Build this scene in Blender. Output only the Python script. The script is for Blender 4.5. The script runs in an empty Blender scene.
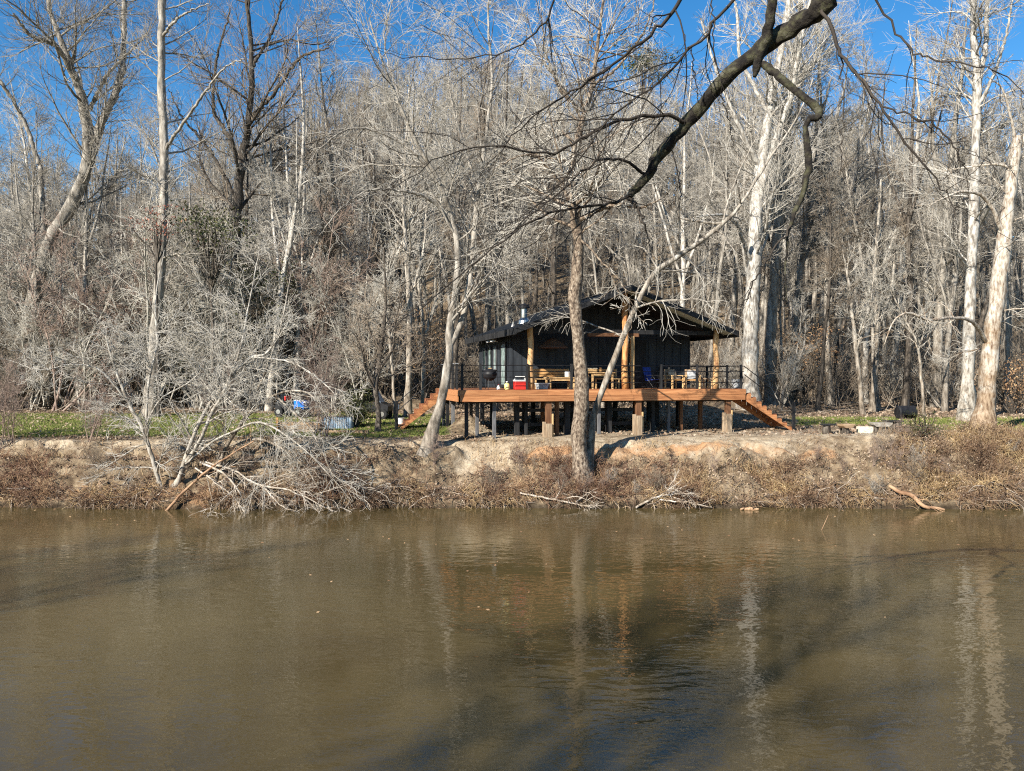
import bpy, math, random
import numpy as np
from mathutils import Vector, Matrix, Euler

scene = bpy.context.scene
C = scene.collection
PI = math.pi
F = 804.0           # focal length in pixels of a 1024 wide frame
EYE = 4.76          # eye height above the water
HZ = 376.0          # horizon row


def W(px, py, D):
    """world point seen at (px, py) of the photograph at distance D"""
    return np.array(((px - 512.0) * D / F, D, EYE - (py - HZ) * D / F))


# ------------------------------------------------------------------ noise / terrain
_rn = np.random.RandomState(11)
_NT = _rn.rand(256, 256)


def vnoise(x, y):
    x = np.asarray(x, float); y = np.asarray(y, float)
    xi = np.floor(x).astype(int); yi = np.floor(y).astype(int)
    fx = x - xi; fy = y - yi
    fx = fx * fx * (3 - 2 * fx); fy = fy * fy * (3 - 2 * fy)
    a = _NT[xi % 256, yi % 256]; b = _NT[(xi + 1) % 256, yi % 256]
    c = _NT[xi % 256, (yi + 1) % 256]; d = _NT[(xi + 1) % 256, (yi + 1) % 256]
    return (a * (1 - fx) + b * fx) * (1 - fy) + (c * (1 - fx) + d * fx) * fy


def fbm(x, y, o=4):
    s = 0; a = .5; f = 1.0
    for i in range(o):
        s = s + a * (vnoise(x * f + 17.3 * i, y * f + 5.1 * i) - .5); a *= .5; f *= 2.03
    return s          # about -.5 .. .5


def shore(x):
    x = np.asarray(x, float)
    return 28.95 + 0.55 * fbm(x * .28, x * 0 + 3.3, 3) * 2 + .16 * fbm(x * 1.5, x * 0 + 9.1, 4) * 2 - 0.10 * np.clip((x - 8) / 9, 0, 1)


_PT = np.array([-40, -3, -.6, -.05, .06, .5, 1.05, 2.0, 2.9, 4.0, 6.5, 11, 16, 30, 45, 70, 110, 170, 320, 500.])
_PZ = np.array([-1.5, -1.2, -.45, -.12, .22, .48, .78, 1.62, 2.08, 2.25, 2.33, 2.52, 2.58, 3.0, 5.0, 9.5, 17.5, 29, 40, 44.])


def ground_z(x, y):
    x = np.asarray(x, float); y = np.asarray(y, float)
    t = y - shore(x)
    z = np.interp(t, _PT, _PZ)
    band = np.clip(t / .4, 0, 1) * np.clip((3.6 - t) / 1.2, 0, 1)
    z = z + band * (.8 * fbm(x * .5, y * .8, 4) + .85 * fbm(x * 1.7, y * 2.3, 4))
    # eroded ledges on the left
    left = np.clip((-5.5 - x) / 2.0, 0, 1) * band
    zs = np.round((z + .12 * fbm(x * .8, y * .4, 2)) / .32) * .32
    z = z * (1 - .75 * left) + zs * .75 * left
    # right bank mound
    z = z + .35 * np.exp(-((x - 15.5) / 4.5) ** 2 - ((t - 2.6) / 1.7) ** 2)
    # spoil heap by the deck and leaf mounds at the forest edge
    z = z + .75 * np.exp(-((x + 1.95) / .75) ** 2 - ((y - 34.6) / .7) ** 2)
    z = z + .75 * np.exp(-((x - 13.5) / 2.4) ** 2 - ((y - 49) / 1.6) ** 2)
    z = z + .6 * np.exp(-((x + 6.5) / 2.6) ** 2 - ((y - 50) / 1.6) ** 2)
    z = z + np.clip((t - 3) / 3, 0, 1) * .10 * fbm(x * .35, y * .35, 3)
    z = z + np.clip((t - 14) / 10, 0, 1) * .6 * fbm(x * .13, y * .13, 3)
    hill = np.interp(np.clip(512 + F * x / np.maximum(y, 20), -400, 1400), [-400, 0, 180, 290, 360, 480, 620, 800, 1024, 1400], [.8, .8, .95, 1.7, 2.15, 2.2, 1.9, 1.55, 1.35, 1.2])
    z = np.where(z > 3.2, 3.2 + (z - 3.2) * hill, z)
    # near bank, under and behind the photographer
    nb = 4.6 + .8 * fbm(x * .3, x * 0 + 31, 3) - y
    nz = np.interp(nb, [-6, -.5, 0, .4, 2.5, 6, 60, 400], [-1.5, -.6, -.05, .5, 2.6, 3.1, 3.6, 6])
    return np.where(y < 12, nz, z)


def gz(x, y):
    return float(ground_z(np.array([x]), np.array([y]))[0])


# ------------------------------------------------------------------ materials
def newmat(name, rough=.8, spec=.3):
    m = bpy.data.materials.new(name); m.use_nodes = True
    nt = m.node_tree
    b = nt.nodes['Principled BSDF']
    b.inputs['Roughness'].default_value = rough
    b.inputs['Specular IOR Level'].default_value = spec
    return m, nt, b


def N(nt, t, **kw):
    n = nt.nodes.new(t)
    for k, v in kw.items():
        if k in n.inputs: n.inputs[k].default_value = v
        else: setattr(n, k, v)
    return n


def coords(nt, scale=(1, 1, 1), space='Object'):
    tc = N(nt, 'ShaderNodeTexCoord'); mp = N(nt, 'ShaderNodeMapping')
    mp.inputs['Scale'].default_value = scale
    nt.links.new(tc.outputs[space], mp.inputs['Vector'])
    return mp.outputs['Vector']


def ramp(nt, fac, cols):
    r = N(nt, 'ShaderNodeValToRGB')
    e = r.color_ramp.elements
    while len(e) < len(cols): e.new(.5)
    for el, (p, c) in zip(e, cols):
        el.position = p; el.color = (*c, 1)
    nt.links.new(fac, r.inputs['Fac'])
    return r.outputs['Color']


def noise_mat(name, cols, scale=4, stretch=(1, 1, 1), rough=.85, bump=.0, bscale=None, detail=6, metal=0, spec=.25, var=0, space='Object'):
    m, nt, b = newmat(name, rough, spec)
    v = coords(nt, stretch, space)
    nz = N(nt, 'ShaderNodeTexNoise', Scale=scale, Detail=detail, Roughness=.62)
    nt.links.new(v, nz.inputs['Vector'])
    col = ramp(nt, nz.outputs['Fac'], [(.5 + (p - .5) * .62, c) for p, c in cols])
    if var:
        oi = N(nt, 'ShaderNodeObjectInfo')
        mr = N(nt, 'ShaderNodeMapRange'); mr.inputs['To Min'].default_value = 1 - var; mr.inputs['To Max'].default_value = 1 + var
        nt.links.new(oi.outputs['Random'], mr.inputs['Value'])
        hs = N(nt, 'ShaderNodeHueSaturation')
        nt.links.new(mr.outputs['Result'], hs.inputs['Value']); nt.links.new(col, hs.inputs['Color'])
        col = hs.outputs['Color']
    nt.links.new(col, b.inputs['Base Color'])
    b.inputs['Metallic'].default_value = metal
    if bump:
        n2 = N(nt, 'ShaderNodeTexNoise', Scale=bscale or scale * 2, Detail=6, Roughness=.65)
        nt.links.new(v, n2.inputs['Vector'])
        bp = N(nt, 'ShaderNodeBump', Strength=bump, Distance=.03)
        nt.links.new(n2.outputs['Fac'], bp.inputs['Height']); nt.links.new(bp.outputs['Normal'], b.inputs['Normal'])
    return m


def island_mat(name, cols, rough=.8, tint=0):
    """colour differs leaf by leaf"""
    m, nt, b = newmat(name, rough, .2)
    g = N(nt, 'ShaderNodeNewGeometry')
    col = ramp(nt, g.outputs['Random Per Island'], cols)
    if tint:        # patches of different weeds: dark, straw and reddish stands
        n = N(nt, 'ShaderNodeTexNoise', Scale=tint, Detail=4.0, Roughness=.6); nt.links.new(coords(nt), n.inputs['Vector'])
        tc_ = ramp(nt, n.outputs['Fac'], [(.36, (.40, .33, .30)), (.46, (.85, .70, .62)), (.53, (1.15, 1.0, .8)), (.62, (1.5, 1.35, 1.0))])
        mx = N(nt, 'ShaderNodeMix', data_type='RGBA', blend_type='MULTIPLY'); mx.inputs['Factor'].default_value = 1
        nt.links.new(col, mx.inputs['A']); nt.links.new(tc_, mx.inputs['B']); col = mx.outputs['Result']
    nt.links.new(col, b.inputs['Base Color'])
    return m


M = {}
M['bark_grey'] = noise_mat('bark_grey', [(.25, (.10, .088, .072)), (.5, (.25, .225, .19)), (.75, (.40, .37, .32))], 2.2, (3, 3, .8), bump=.9, bscale=9, var=.18)
M['bark_dark'] = noise_mat('bark_dark', [(.3, (.035, .028, .022)), (.55, (.09, .075, .06)), (.8, (.18, .155, .13))], 3, (3, 3, .6), bump=1, bscale=10, var=.2)
M['bark_sycamore'] = noise_mat('bark_sycamore', [(.24, (.13, .11, .09)), (.40, (.25, .225, .19)), (.56, (.42, .395, .35)), (.80, (.58, .555, .505))], 3.1, (2.2, 2.2, .8), bump=.35, bscale=6, var=.06, rough=.7)
M['bark_pale'] = noise_mat('bark_pale', [(.22, (.06, .05, .04)), (.40, (.18, .155, .125)), (.56, (.33, .295, .245)), (.8, (.52, .48, .42))], 3.4, (2.2, 2.2, .6), bump=.6, bscale=7, var=.08, rough=.8)
M['bark_peeling'] = noise_mat('bark_peeling', [(.24, (.15, .10, .07)), (.42, (.29, .245, .19)), (.57, (.43, .385, .32)), (.8, (.55, .51, .44))], 4.2, (2.5, 2.5, .7), bump=.6, bscale=5, rough=.75)
M['bark_vine'] = noise_mat('bark_vine', [(.26, (.03, .022, .016)), (.44, (.13, .095, .068)), (.58, (.23, .18, .13)), (.78, (.38, .32, .25))], 5.5, (2.2, 2.2, 1.2), bump=1, bscale=8, detail=8)
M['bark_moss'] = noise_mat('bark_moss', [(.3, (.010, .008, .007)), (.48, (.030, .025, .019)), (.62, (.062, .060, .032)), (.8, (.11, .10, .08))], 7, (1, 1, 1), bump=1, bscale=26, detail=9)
M['twig_pale'] = noise_mat('twig_pale', [(.3, (.32, .295, .25)), (.7, (.54, .505, .44))], .9, rough=.8, var=.1)
M['twig_grey'] = noise_mat('twig_grey', [(.3, (.19, .17, .14)), (.7, (.44, .405, .345))], .7, rough=.85, var=.22)
M['twig_brown'] = noise_mat('twig_brown', [(.3, (.16, .125, .09)), (.7, (.34, .28, .215))], .7, rough=.85, var=.22)
M['twig_red'] = noise_mat('twig_red', [(.3, (.18, .125, .10)), (.7, (.34, .26, .21))], .7, rough=.85, var=.2)
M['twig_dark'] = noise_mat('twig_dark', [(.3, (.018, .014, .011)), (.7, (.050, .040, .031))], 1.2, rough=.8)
M['driftwood'] = noise_mat('driftwood', [(.3, (.22, .17, .12)), (.52, (.42, .36, .29)), (.8, (.60, .55, .48))], 2.5, (1, 1, 1), bump=.4, rough=.8)
M['driftwood_dull'] = island_mat('driftwood_dull', [(0, (.10, .07, .05)), (.6, (.24, .18, .13)), (1, (.46, .40, .33))])
M['wet_log'] = noise_mat('wet_log', [(.3, (.20, .11, .06)), (.7, (.42, .27, .16))], 2.5, bump=.4, rough=.7)
M['leaf_green'] = island_mat('leaf_green', [(0, (.022, .032, .012)), (.5, (.045, .055, .018)), (1, (.13, .12, .045))], .5)
M['leaf_dry'] = island_mat('leaf_dry', [(0, (.16, .085, .045)), (.5, (.28, .17, .09)), (1, (.40, .27, .15))])
M['leaf_red'] = island_mat('leaf_red', [(0, (.22, .06, .04)), (1, (.34, .15, .10))])
M['litter'] = island_mat('litter', [(0, (.10, .065, .045)), (.35, (.19, .13, .085)), (.7, (.29, .21, .145)), (1, (.40, .32, .24))])
M['straw'] = island_mat('straw', [(0, (.14, .095, .065)), (.5, (.27, .20, .14)), (.85, (.40, .33, .23)), (1, (.52, .46, .36))], tint=.9)
M['bramble'] = island_mat('bramble', [(0, (.085, .05, .038)), (.5, (.20, .13, .10)), (.85, (.32, .235, .18)), (1, (.48, .41, .33))], tint=.8)
M['grass'] = island_mat('grass', [(0, (.08, .11, .02)), (.5, (.15, .185, .04)), (.8, (.24, .25, .07)), (1, (.36, .31, .15))])
M['stain'] = noise_mat('stain', [(.3, (.32, .118, .035)), (.55, (.47, .19, .06)), (.8, (.56, .26, .095))], 2.2, (.5, 6, 9), rough=.6, bump=.12, bscale=8)
M['stain_step'] = noise_mat('stain_step', [(.3, (.25, .08, .028)), (.8, (.42, .165, .06))], 3, (1, 1, 1), rough=.6)
M['brown_post'] = noise_mat('brown_post', [(.3, (.10, .045, .022)), (.8, (.20, .10, .05))], 3, (5, 5, .6), rough=.8, bump=.3)
M['log'] = noise_mat('log', [(.28, (.28, .13, .055)), (.45, (.50, .29, .13)), (.75, (.62, .42, .22))], 2.4, (4, 4, .9), rough=.55, bump=.3)
M['log_red'] = noise_mat('log_red', [(.28, (.30, .11, .04)), (.5, (.52, .25, .09)), (.8, (.62, .36, .16))], 2.4, (4, 4, .9), rough=.55, bump=.3)
M['pine'] = noise_mat('pine', [(.3, (.48, .30, .13)), (.8, (.66, .46, .24))], 2.5, (5, 5, 1), rough=.6)
M['cut_post'] = noise_mat('cut_post', [(.3, (.24, .17, .11)), (.8, (.42, .33, .23))], 3, (5, 5, .8), rough=.85, bump=.4)
M['siding'] = noise_mat('siding', [(.3, (.018, .022, .028)), (.7, (.036, .043, .053))], 1.2, (2.5, 2.5, .5), rough=.6, bump=.15, spec=.3)
M['ceiling'] = noise_mat('ceiling', [(.3, (.012, .012, .013)), (.7, (.022, .022, .023))], 3, rough=.8)
M['roof'] = noise_mat('roof', [(.3, (.012, .014, .018)), (.7, (.026, .029, .036))], 2, rough=.28, spec=.5)
M['soffit'] = noise_mat('soffit', [(.3, (.42, .48, .42)), (.7, (.56, .62, .56))], 2, rough=.5)  # pale green stands in for light reflected up from water and deck
M['blackmetal'] = noise_mat('blackmetal', [(.3, (.008, .008, .009)), (.7, (.018, .018, .02))], 5, rough=.5)
M['blackwood'] = noise_mat('blackwood', [(.3, (.012, .012, .012)), (.7, (.030, .030, .032))], 3, (4, 4, .6), rough=.7)
M['greywood'] = noise_mat('greywood', [(.3, (.07, .07, .075)), (.7, (.15, .15, .155))], 3, (4, 4, .6), rough=.8)
M['steel'] = noise_mat('steel', [(.3, (.45, .42, .38)), (.7, (.68, .65, .60))], 3, metal=1, rough=.32)
M['white'] = noise_mat('white', [(.3, (.68, .68, .66)), (.7, (.80, .80, .78))], 3, rough=.5)
M['cream'] = noise_mat('cream', [(.3, (.62, .57, .44)), (.7, (.75, .70, .56))], 3, rough=.8)
M['red'] = noise_mat('red', [(.3, (.55, .025, .02)), (.7, (.66, .035, .025))], 3, rough=.35, spec=.5)
M['yellow'] = noise_mat('yellow', [(.3, (.72, .66, .22)), (.7, (.80, .75, .34))], 3, rough=.4)
M['blue'] = noise_mat('blue', [(.3, (.01, .14, .62)), (.7, (.02, .20, .75))], 3, rough=.22, spec=.6)
M['navy'] = noise_mat('navy', [(.3, (.015, .03, .16)), (.7, (.04, .08, .35))], 8, rough=.8)
M['rubber'] = noise_mat('rubber', [(.3, (.012, .012, .012)), (.7, (.025, .025, .025))], 8, rough=.8)
M['tan_cloth'] = noise_mat('tan_cloth', [(.3, (.34, .25, .16)), (.7, (.55, .45, .33))], 9, rough=.95)
M['grey_cloth'] = noise_mat('grey_cloth', [(.3, (.25, .26, .27)), (.7, (.42, .43, .44))], 9, rough=.95)
M['stone'] = noise_mat('stone', [(.3, (.20, .18, .155)), (.7, (.42, .39, .34))], 4, rough=.9, bump=.5)
M['galv'] = noise_mat('galv', [(.3, (.16, .24, .33)), (.7, (.34, .44, .54))], 3, metal=.25, rough=.4)
M['oldwood'] = noise_mat('oldwood', [(.3, (.22, .14, .08)), (.7, (.42, .30, .19))], 3, (1, 1, 5), rough=.85, bump=.3)
M['orangewood'] = noise_mat('orangewood', [(.3, (.42, .22, .08)), (.7, (.58, .35, .15))], 3, rough=.8)
M['brownshade'] = noise_mat('brownshade', [(.3, (.10, .06, .045)), (.7, (.17, .11, .085))], 3, rough=.7)
M['soil'] = noise_mat('soil', [(.3, (.06, .04, .03)), (.7, (.14, .10, .07))], 6, rough=.95)

m, nt, b = newmat('window_glass', .05, .6); b.inputs['Base Color'].default_value = (.05, .075, .07, 1); M['glass'] = m
m, nt, b = newmat('painted_reflection_glass', .12, .5)
nz = N(nt, 'ShaderNodeTexNoise', Scale=5.0, Detail=5.0); nt.links.new(coords(nt, (3, 3, .8)), nz.inputs['Vector'])
nt.links.new(ramp(nt, nz.outputs['Fac'], [(.38, (.10, .16, .14)), (.55, (.32, .40, .38)), (.7, (.55, .62, .62))]), b.inputs['Base Color']); M['reflect_glass'] = m  # green and white reflections painted into the pane colour

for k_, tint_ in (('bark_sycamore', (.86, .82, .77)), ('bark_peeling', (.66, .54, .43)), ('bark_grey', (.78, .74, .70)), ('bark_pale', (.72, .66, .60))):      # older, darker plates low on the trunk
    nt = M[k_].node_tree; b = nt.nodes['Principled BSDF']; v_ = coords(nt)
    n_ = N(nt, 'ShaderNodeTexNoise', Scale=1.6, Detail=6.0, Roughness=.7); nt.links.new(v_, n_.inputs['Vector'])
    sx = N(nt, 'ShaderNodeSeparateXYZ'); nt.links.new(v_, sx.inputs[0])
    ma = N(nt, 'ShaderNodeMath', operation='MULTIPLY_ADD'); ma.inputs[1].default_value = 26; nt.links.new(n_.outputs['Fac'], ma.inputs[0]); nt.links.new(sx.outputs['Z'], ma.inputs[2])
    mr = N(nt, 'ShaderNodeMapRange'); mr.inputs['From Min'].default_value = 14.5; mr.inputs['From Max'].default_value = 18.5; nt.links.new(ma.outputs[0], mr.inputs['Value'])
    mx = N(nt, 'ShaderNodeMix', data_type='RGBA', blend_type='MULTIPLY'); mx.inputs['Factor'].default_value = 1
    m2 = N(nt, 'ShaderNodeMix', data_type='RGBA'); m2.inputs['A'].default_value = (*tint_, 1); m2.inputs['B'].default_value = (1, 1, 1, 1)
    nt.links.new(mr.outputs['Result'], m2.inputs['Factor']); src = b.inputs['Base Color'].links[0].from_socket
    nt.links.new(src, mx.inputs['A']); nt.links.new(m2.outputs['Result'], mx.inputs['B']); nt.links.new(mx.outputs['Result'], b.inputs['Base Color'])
for k_ in ('stain', 'stain_step', 'siding'):      # each board its own tone
    nt = M[k_].node_tree; b = nt.nodes['Principled BSDF']; g = N(nt, 'ShaderNodeNewGeometry')
    mr = N(nt, 'ShaderNodeMapRange'); mr.inputs['To Min'].default_value = .72; mr.inputs['To Max'].default_value = 1.12
    nt.links.new(g.outputs['Random Per Island'], mr.inputs['Value'])
    hs = N(nt, 'ShaderNodeHueSaturation', Saturation=.93); src = b.inputs['Base Color'].links[0].from_socket
    nt.links.new(mr.outputs['Result'], hs.inputs['Value']); nt.links.new(src, hs.inputs['Color']); nt.links.new(hs.outputs['Color'], b.inputs['Base Color'])

# ground
m, nt, b = newmat('ground', .95, .15)
at = N(nt, 'ShaderNodeAttribute', attribute_name='zone')
sep = N(nt, 'ShaderNodeSeparateColor'); nt.links.new(at.outputs['Color'], sep.inputs['Color'])
vec = coords(nt)


def gnoise(s, cols, d=8):
    n = N(nt, 'ShaderNodeTexNoise', Scale=s, Detail=float(d), Roughness=.68); nt.links.new(vec, n.inputs['Vector'])
    return ramp(nt, n.outputs['Fac'], cols), n


lit, n_l = gnoise(2.6, [(.3, (.070, .048, .030)), (.45, (.16, .115, .072)), (.58, (.26, .20, .13)), (.75, (.40, .32, .22))], 10)
gra, _ = gnoise(1.1, [(.33, (.21, .165, .095)), (.45, (.15, .17, .045)), (.6, (.11, .14, .03)), (.75, (.20, .21, .07))])
san, _ = gnoise(2.0, [(.32, (.20, .15, .095)), (.46, (.34, .265, .18)), (.56, (.44, .36, .255)), (.75, (.54, .47, .36))])
cla, _ = gnoise(1.7, [(.3, (.22, .12, .06)), (.5, (.38, .22, .115)), (.75, (.50, .35, .21))])


def mixc(a, bb, f, sc=7.0):
    n = N(nt, 'ShaderNodeTexNoise', Scale=sc, Detail=6.0, Roughness=.7); nt.links.new(vec, n.inputs['Vector'])
    ad = N(nt, 'ShaderNodeMath', operation='ADD'); nt.links.new(f, ad.inputs[0]); nt.links.new(n.outputs['Fac'], ad.inputs[1])
    mr = N(nt, 'ShaderNodeMapRange'); mr.inputs['From Min'].default_value = .86; mr.inputs['From Max'].default_value = 1.14
    nt.links.new(ad.outputs[0], mr.inputs['Value'])
    mx = N(nt, 'ShaderNodeMix', data_type='RGBA')
    nt.links.new(mr.outputs['Result'], mx.inputs['Factor']); nt.links.new(a, mx.inputs['A']); nt.links.new(bb, mx.inputs['B'])
    return mx.outputs['Result']


c1 = mixc(lit, gra, sep.outputs['Red']); c2 = mixc(c1, san, sep.outputs['Green'], 3.0); c3 = mixc(c2, cla, sep.outputs['Blue'], 2.5)
gp = N(nt, 'ShaderNodeNewGeometry'); sx = N(nt, 'ShaderNodeSeparateXYZ'); nt.links.new(gp.outputs['Position'], sx.inputs[0])
wn_ = N(nt, 'ShaderNodeTexNoise', Scale=2.2, Detail=5.0); nt.links.new(vec, wn_.inputs['Vector'])
wa = N(nt, 'ShaderNodeMath', operation='MULTIPLY_ADD'); wa.inputs[1].default_value = -.55; nt.links.new(wn_.outputs['Fac'], wa.inputs[0]); nt.links.new(sx.outputs['Z'], wa.inputs[2])
wr = N(nt, 'ShaderNodeMapRange'); wr.inputs['From Min'].default_value = -.16; wr.inputs['From Max'].default_value = .02; wr.inputs['To Min'].default_value = .30; wr.inputs['To Max'].default_value = 1
nt.links.new(wa.outputs[0], wr.inputs['Value'])
wh = N(nt, 'ShaderNodeHueSaturation'); nt.links.new(wr.outputs['Result'], wh.inputs['Value']); nt.links.new(c3, wh.inputs['Color'])
nt.links.new(wh.outputs['Color'], b.inputs['Base Color'])
bp = N(nt, 'ShaderNodeBump', Strength=1.0, Distance=.08)
nb_ = N(nt, 'ShaderNodeTexNoise', Scale=9.0, Detail=8.0, Roughness=.7); nt.links.new(vec, nb_.inputs['Vector'])
nt.links.new(nb_.outputs['Fac'], bp.inputs['Height']); nt.links.new(bp.outputs['Normal'], b.inputs['Normal'])
M['ground'] = m

# water
m, nt, b = newmat('river_water', .02, .5)
b.inputs['IOR'].default_value = 1.36
vec = coords(nt)
nz = N(nt, 'ShaderNodeTexNoise', Scale=.16, Detail=4.0); nt.links.new(vec, nz.inputs['Vector'])
nt.links.new(ramp(nt, nz.outputs['Fac'], [(.35, (.064, .047, .019)), (.65, (.100, .075, .031))]), b.inputs['Base Color'])
prev = None
for sc, st, dist, anis in ((1.5, .30, .05, (1, 2.0, 1)), (5.5, .30, .018, (1, 1.7, 1)), (16., .07, .005, (1, 1.3, 1))):
    mp = N(nt, 'ShaderNodeMapping'); mp.inputs['Scale'].default_value = anis; mp.inputs['Rotation'].default_value = (0, 0, .25)
    tc = N(nt, 'ShaderNodeTexCoord'); nt.links.new(tc.outputs['Object'], mp.inputs['Vector'])
    n = N(nt, 'ShaderNodeTexNoise', Scale=sc, Detail=2.0, Distortion=.4); nt.links.new(mp.outputs['Vector'], n.inputs['Vector'])
    # gusts: some stretches are rippled more than others
    g = N(nt, 'ShaderNodeTexNoise', Scale=.22, Detail=2.0); nt.links.new(mp.outputs['Vector'], g.inputs['Vector'])
    mr = N(nt, 'ShaderNodeMapRange'); mr.inputs['From Min'].default_value = .35; mr.inputs['From Max'].default_value = .65
    mr.inputs['To Min'].default_value = st * .22; mr.inputs['To Max'].default_value = st * 1.35
    nt.links.new(g.outputs['Fac'], mr.inputs['Value'])
    bpn = N(nt, 'ShaderNodeBump', Distance=dist); nt.links.new(mr.outputs['Result'], bpn.inputs['Strength'])
    nt.links.new(n.outputs['Fac'], bpn.inputs['Height'])
    if prev: nt.links.new(prev.outputs['Normal'], bpn.inputs['Normal'])
    prev = bpn
nt.links.new(prev.outputs['Normal'], b.inputs['Normal'])
M['water'] = m


# ------------------------------------------------------------------ object helpers
def tag(o, label=None, cat=None, group=None, kind=None):
    if label: o['label'] = label
    if cat: o['category'] = cat
    if group: o['group'] = group
    if kind: o['kind'] = kind
    return o


def thing(name, label, cat, loc=(0, 0, 0), rz=0, group=None):
    o = bpy.data.objects.new(name, None); C.objects.link(o)
    o.location = loc; o.rotation_euler = (0, 0, rz); o.empty_display_size = .2
    return tag(o, label, cat, group)


def link(name, me, mat, parent=None):
    o = bpy.data.objects.new(name, me); C.objects.link(o)
    if mat is not None and not me.materials: me.materials.append(mat)
    if parent is not None: o.parent = parent
    return o


def np_mesh(name, V, Q=None, T=None, smooth=False):
    me = bpy.data.meshes.new(name)
    V = np.asarray(V, np.float32).reshape(-1, 3)
    idx = []; ls = []; tot = 0
    if Q is not None and len(Q):
        Q = np.asarray(Q, np.int32); idx.append(Q.ravel()); ls.append(tot + np.arange(len(Q)) * 4); tot += len(Q) * 4
    if T is not None and len(T):
        T = np.asarray(T, np.int32); idx.append(T.ravel()); ls.append(tot + np.arange(len(T)) * 3); tot += len(T) * 3
    idx = np.concatenate(idx); ls = np.concatenate(ls)
    me.vertices.add(len(V)); me.loops.add(len(idx)); me.polygons.add(len(ls))
    me.vertices.foreach_set('co', V.ravel()); me.loops.foreach_set('vertex_index', idx)
    me.polygons.foreach_set('loop_start', ls.astype(np.int32))
    if smooth: me.polygons.foreach_set('use_smooth', np.ones(len(ls), bool))
    me.update(calc_edges=True)
    return me


class MB:
    def __init__(s): s.v = []; s.f = []
    def add(s, vs, fs):
        n = len(s.v); s.v += [tuple(v) for v in vs]; s.f += [tuple(i + n for i in f) for f in fs]; return s
    def box(s, x0, x1, y0, y1, z0, z1, rot=None):
        vs = [(x, y, z) for x in (x0, x1) for y in (y0, y1) for z in (z0, z1)]
        if rot is not None:
            c = Vector(((x0 + x1) / 2, (y0 + y1) / 2, (z0 + z1) / 2))
            vs = [tuple(c + rot @ (Vector(v) - c)) for v in vs]
        return s.add(vs, [(0, 1, 3, 2), (4, 6, 7, 5), (0, 4, 5, 1), (2, 3, 7, 6), (0, 2, 6, 4), (1, 5, 7, 3)])
    def tube(s, pts, rads, k=8, cap=True):
        pts = [Vector(p) for p in pts]
        if not hasattr(rads, '__len__'): rads = [rads] * len(pts)
        vs = []
        for i, p in enumerate(pts):
            t = (pts[min(i + 1, len(pts) - 1)] - pts[max(i - 1, 0)]).normalized()
            ref = Vector((0, 0, 1)) if abs(t.z) < .9 else Vector((1, 0, 0))
            a = t.cross(ref).normalized(); bb = t.cross(a)
            for j in range(k):
                an = 2 * PI * j / k
                vs.append(p + (a * math.cos(an) + bb * math.sin(an)) * rads[i])
        fs = [(i * k + j, i * k + (j + 1) % k, (i + 1) * k + (j + 1) % k, (i + 1) * k + j) for i in range(len(pts) - 1) for j in range(k)]
        if cap: fs += [tuple(range(k))[::-1], tuple((len(pts) - 1) * k + j for j in range(k))]
        return s.add(vs, fs)
    def lathe(s, prof, c=(0, 0), k=16):
        vs = [(c[0] + r * math.cos(2 * PI * j / k), c[1] + r * math.sin(2 * PI * j / k), z) for r, z in prof for j in range(k)]
        n = len(prof)
        fs = [(i * k + j, i * k + (j + 1) % k, (i + 1) * k + (j + 1) % k, (i + 1) * k + j) for i in range(n - 1) for j in range(k)]
        fs += [tuple(range(k))[::-1], tuple((n - 1) * k + j for j in range(k))]
        return s.add(vs, fs)
    def extrude(s, poly, axis, a, b_):
        """poly: list of 2-D points in the plane across axis ('x' or 'y'), extruded a..b"""
        n = len(poly)
        def mk(p, t): return (t, p[0], p[1]) if axis == 'x' else (p[0], t, p[1])
        vs = [mk(p, a) for p in poly] + [mk(p, b_) for p in poly]
        fs = [(i, (i + 1) % n, n + (i + 1) % n, n + i) for i in range(n)] + [tuple(range(n))[::-1], tuple(range(n, 2 * n))]
        return s.add(vs, fs)
    def build(s, name, mat, parent=None, bevel=0, smooth=False):
        me = bpy.data.meshes.new(name); me.from_pydata([tuple(v) for v in s.v], [], s.f); me.validate(); me.update()
        import bmesh as _b
        bm = _b.new(); bm.from_mesh(me); _b.ops.recalc_face_normals(bm, faces=bm.faces)
        bm.to_mesh(me); bm.free()
        if smooth:
            me.polygons.foreach_set('use_smooth', np.ones(len(me.polygons), bool)); me.update()
        o = link(name, me, M[mat], parent)
        if bevel:
            md = o.modifiers.new('bevel', 'BEVEL'); md.width = bevel; md.segments = 2; md.limit_method = 'ANGLE'
        return o


# ------------------------------------------------------------------ branching growth, a whole level at a time
def unit(a): return a / (np.linalg.norm(a, axis=-1, keepdims=True) + 1e-9)


_kr = np.random.RandomState(99)


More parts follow.
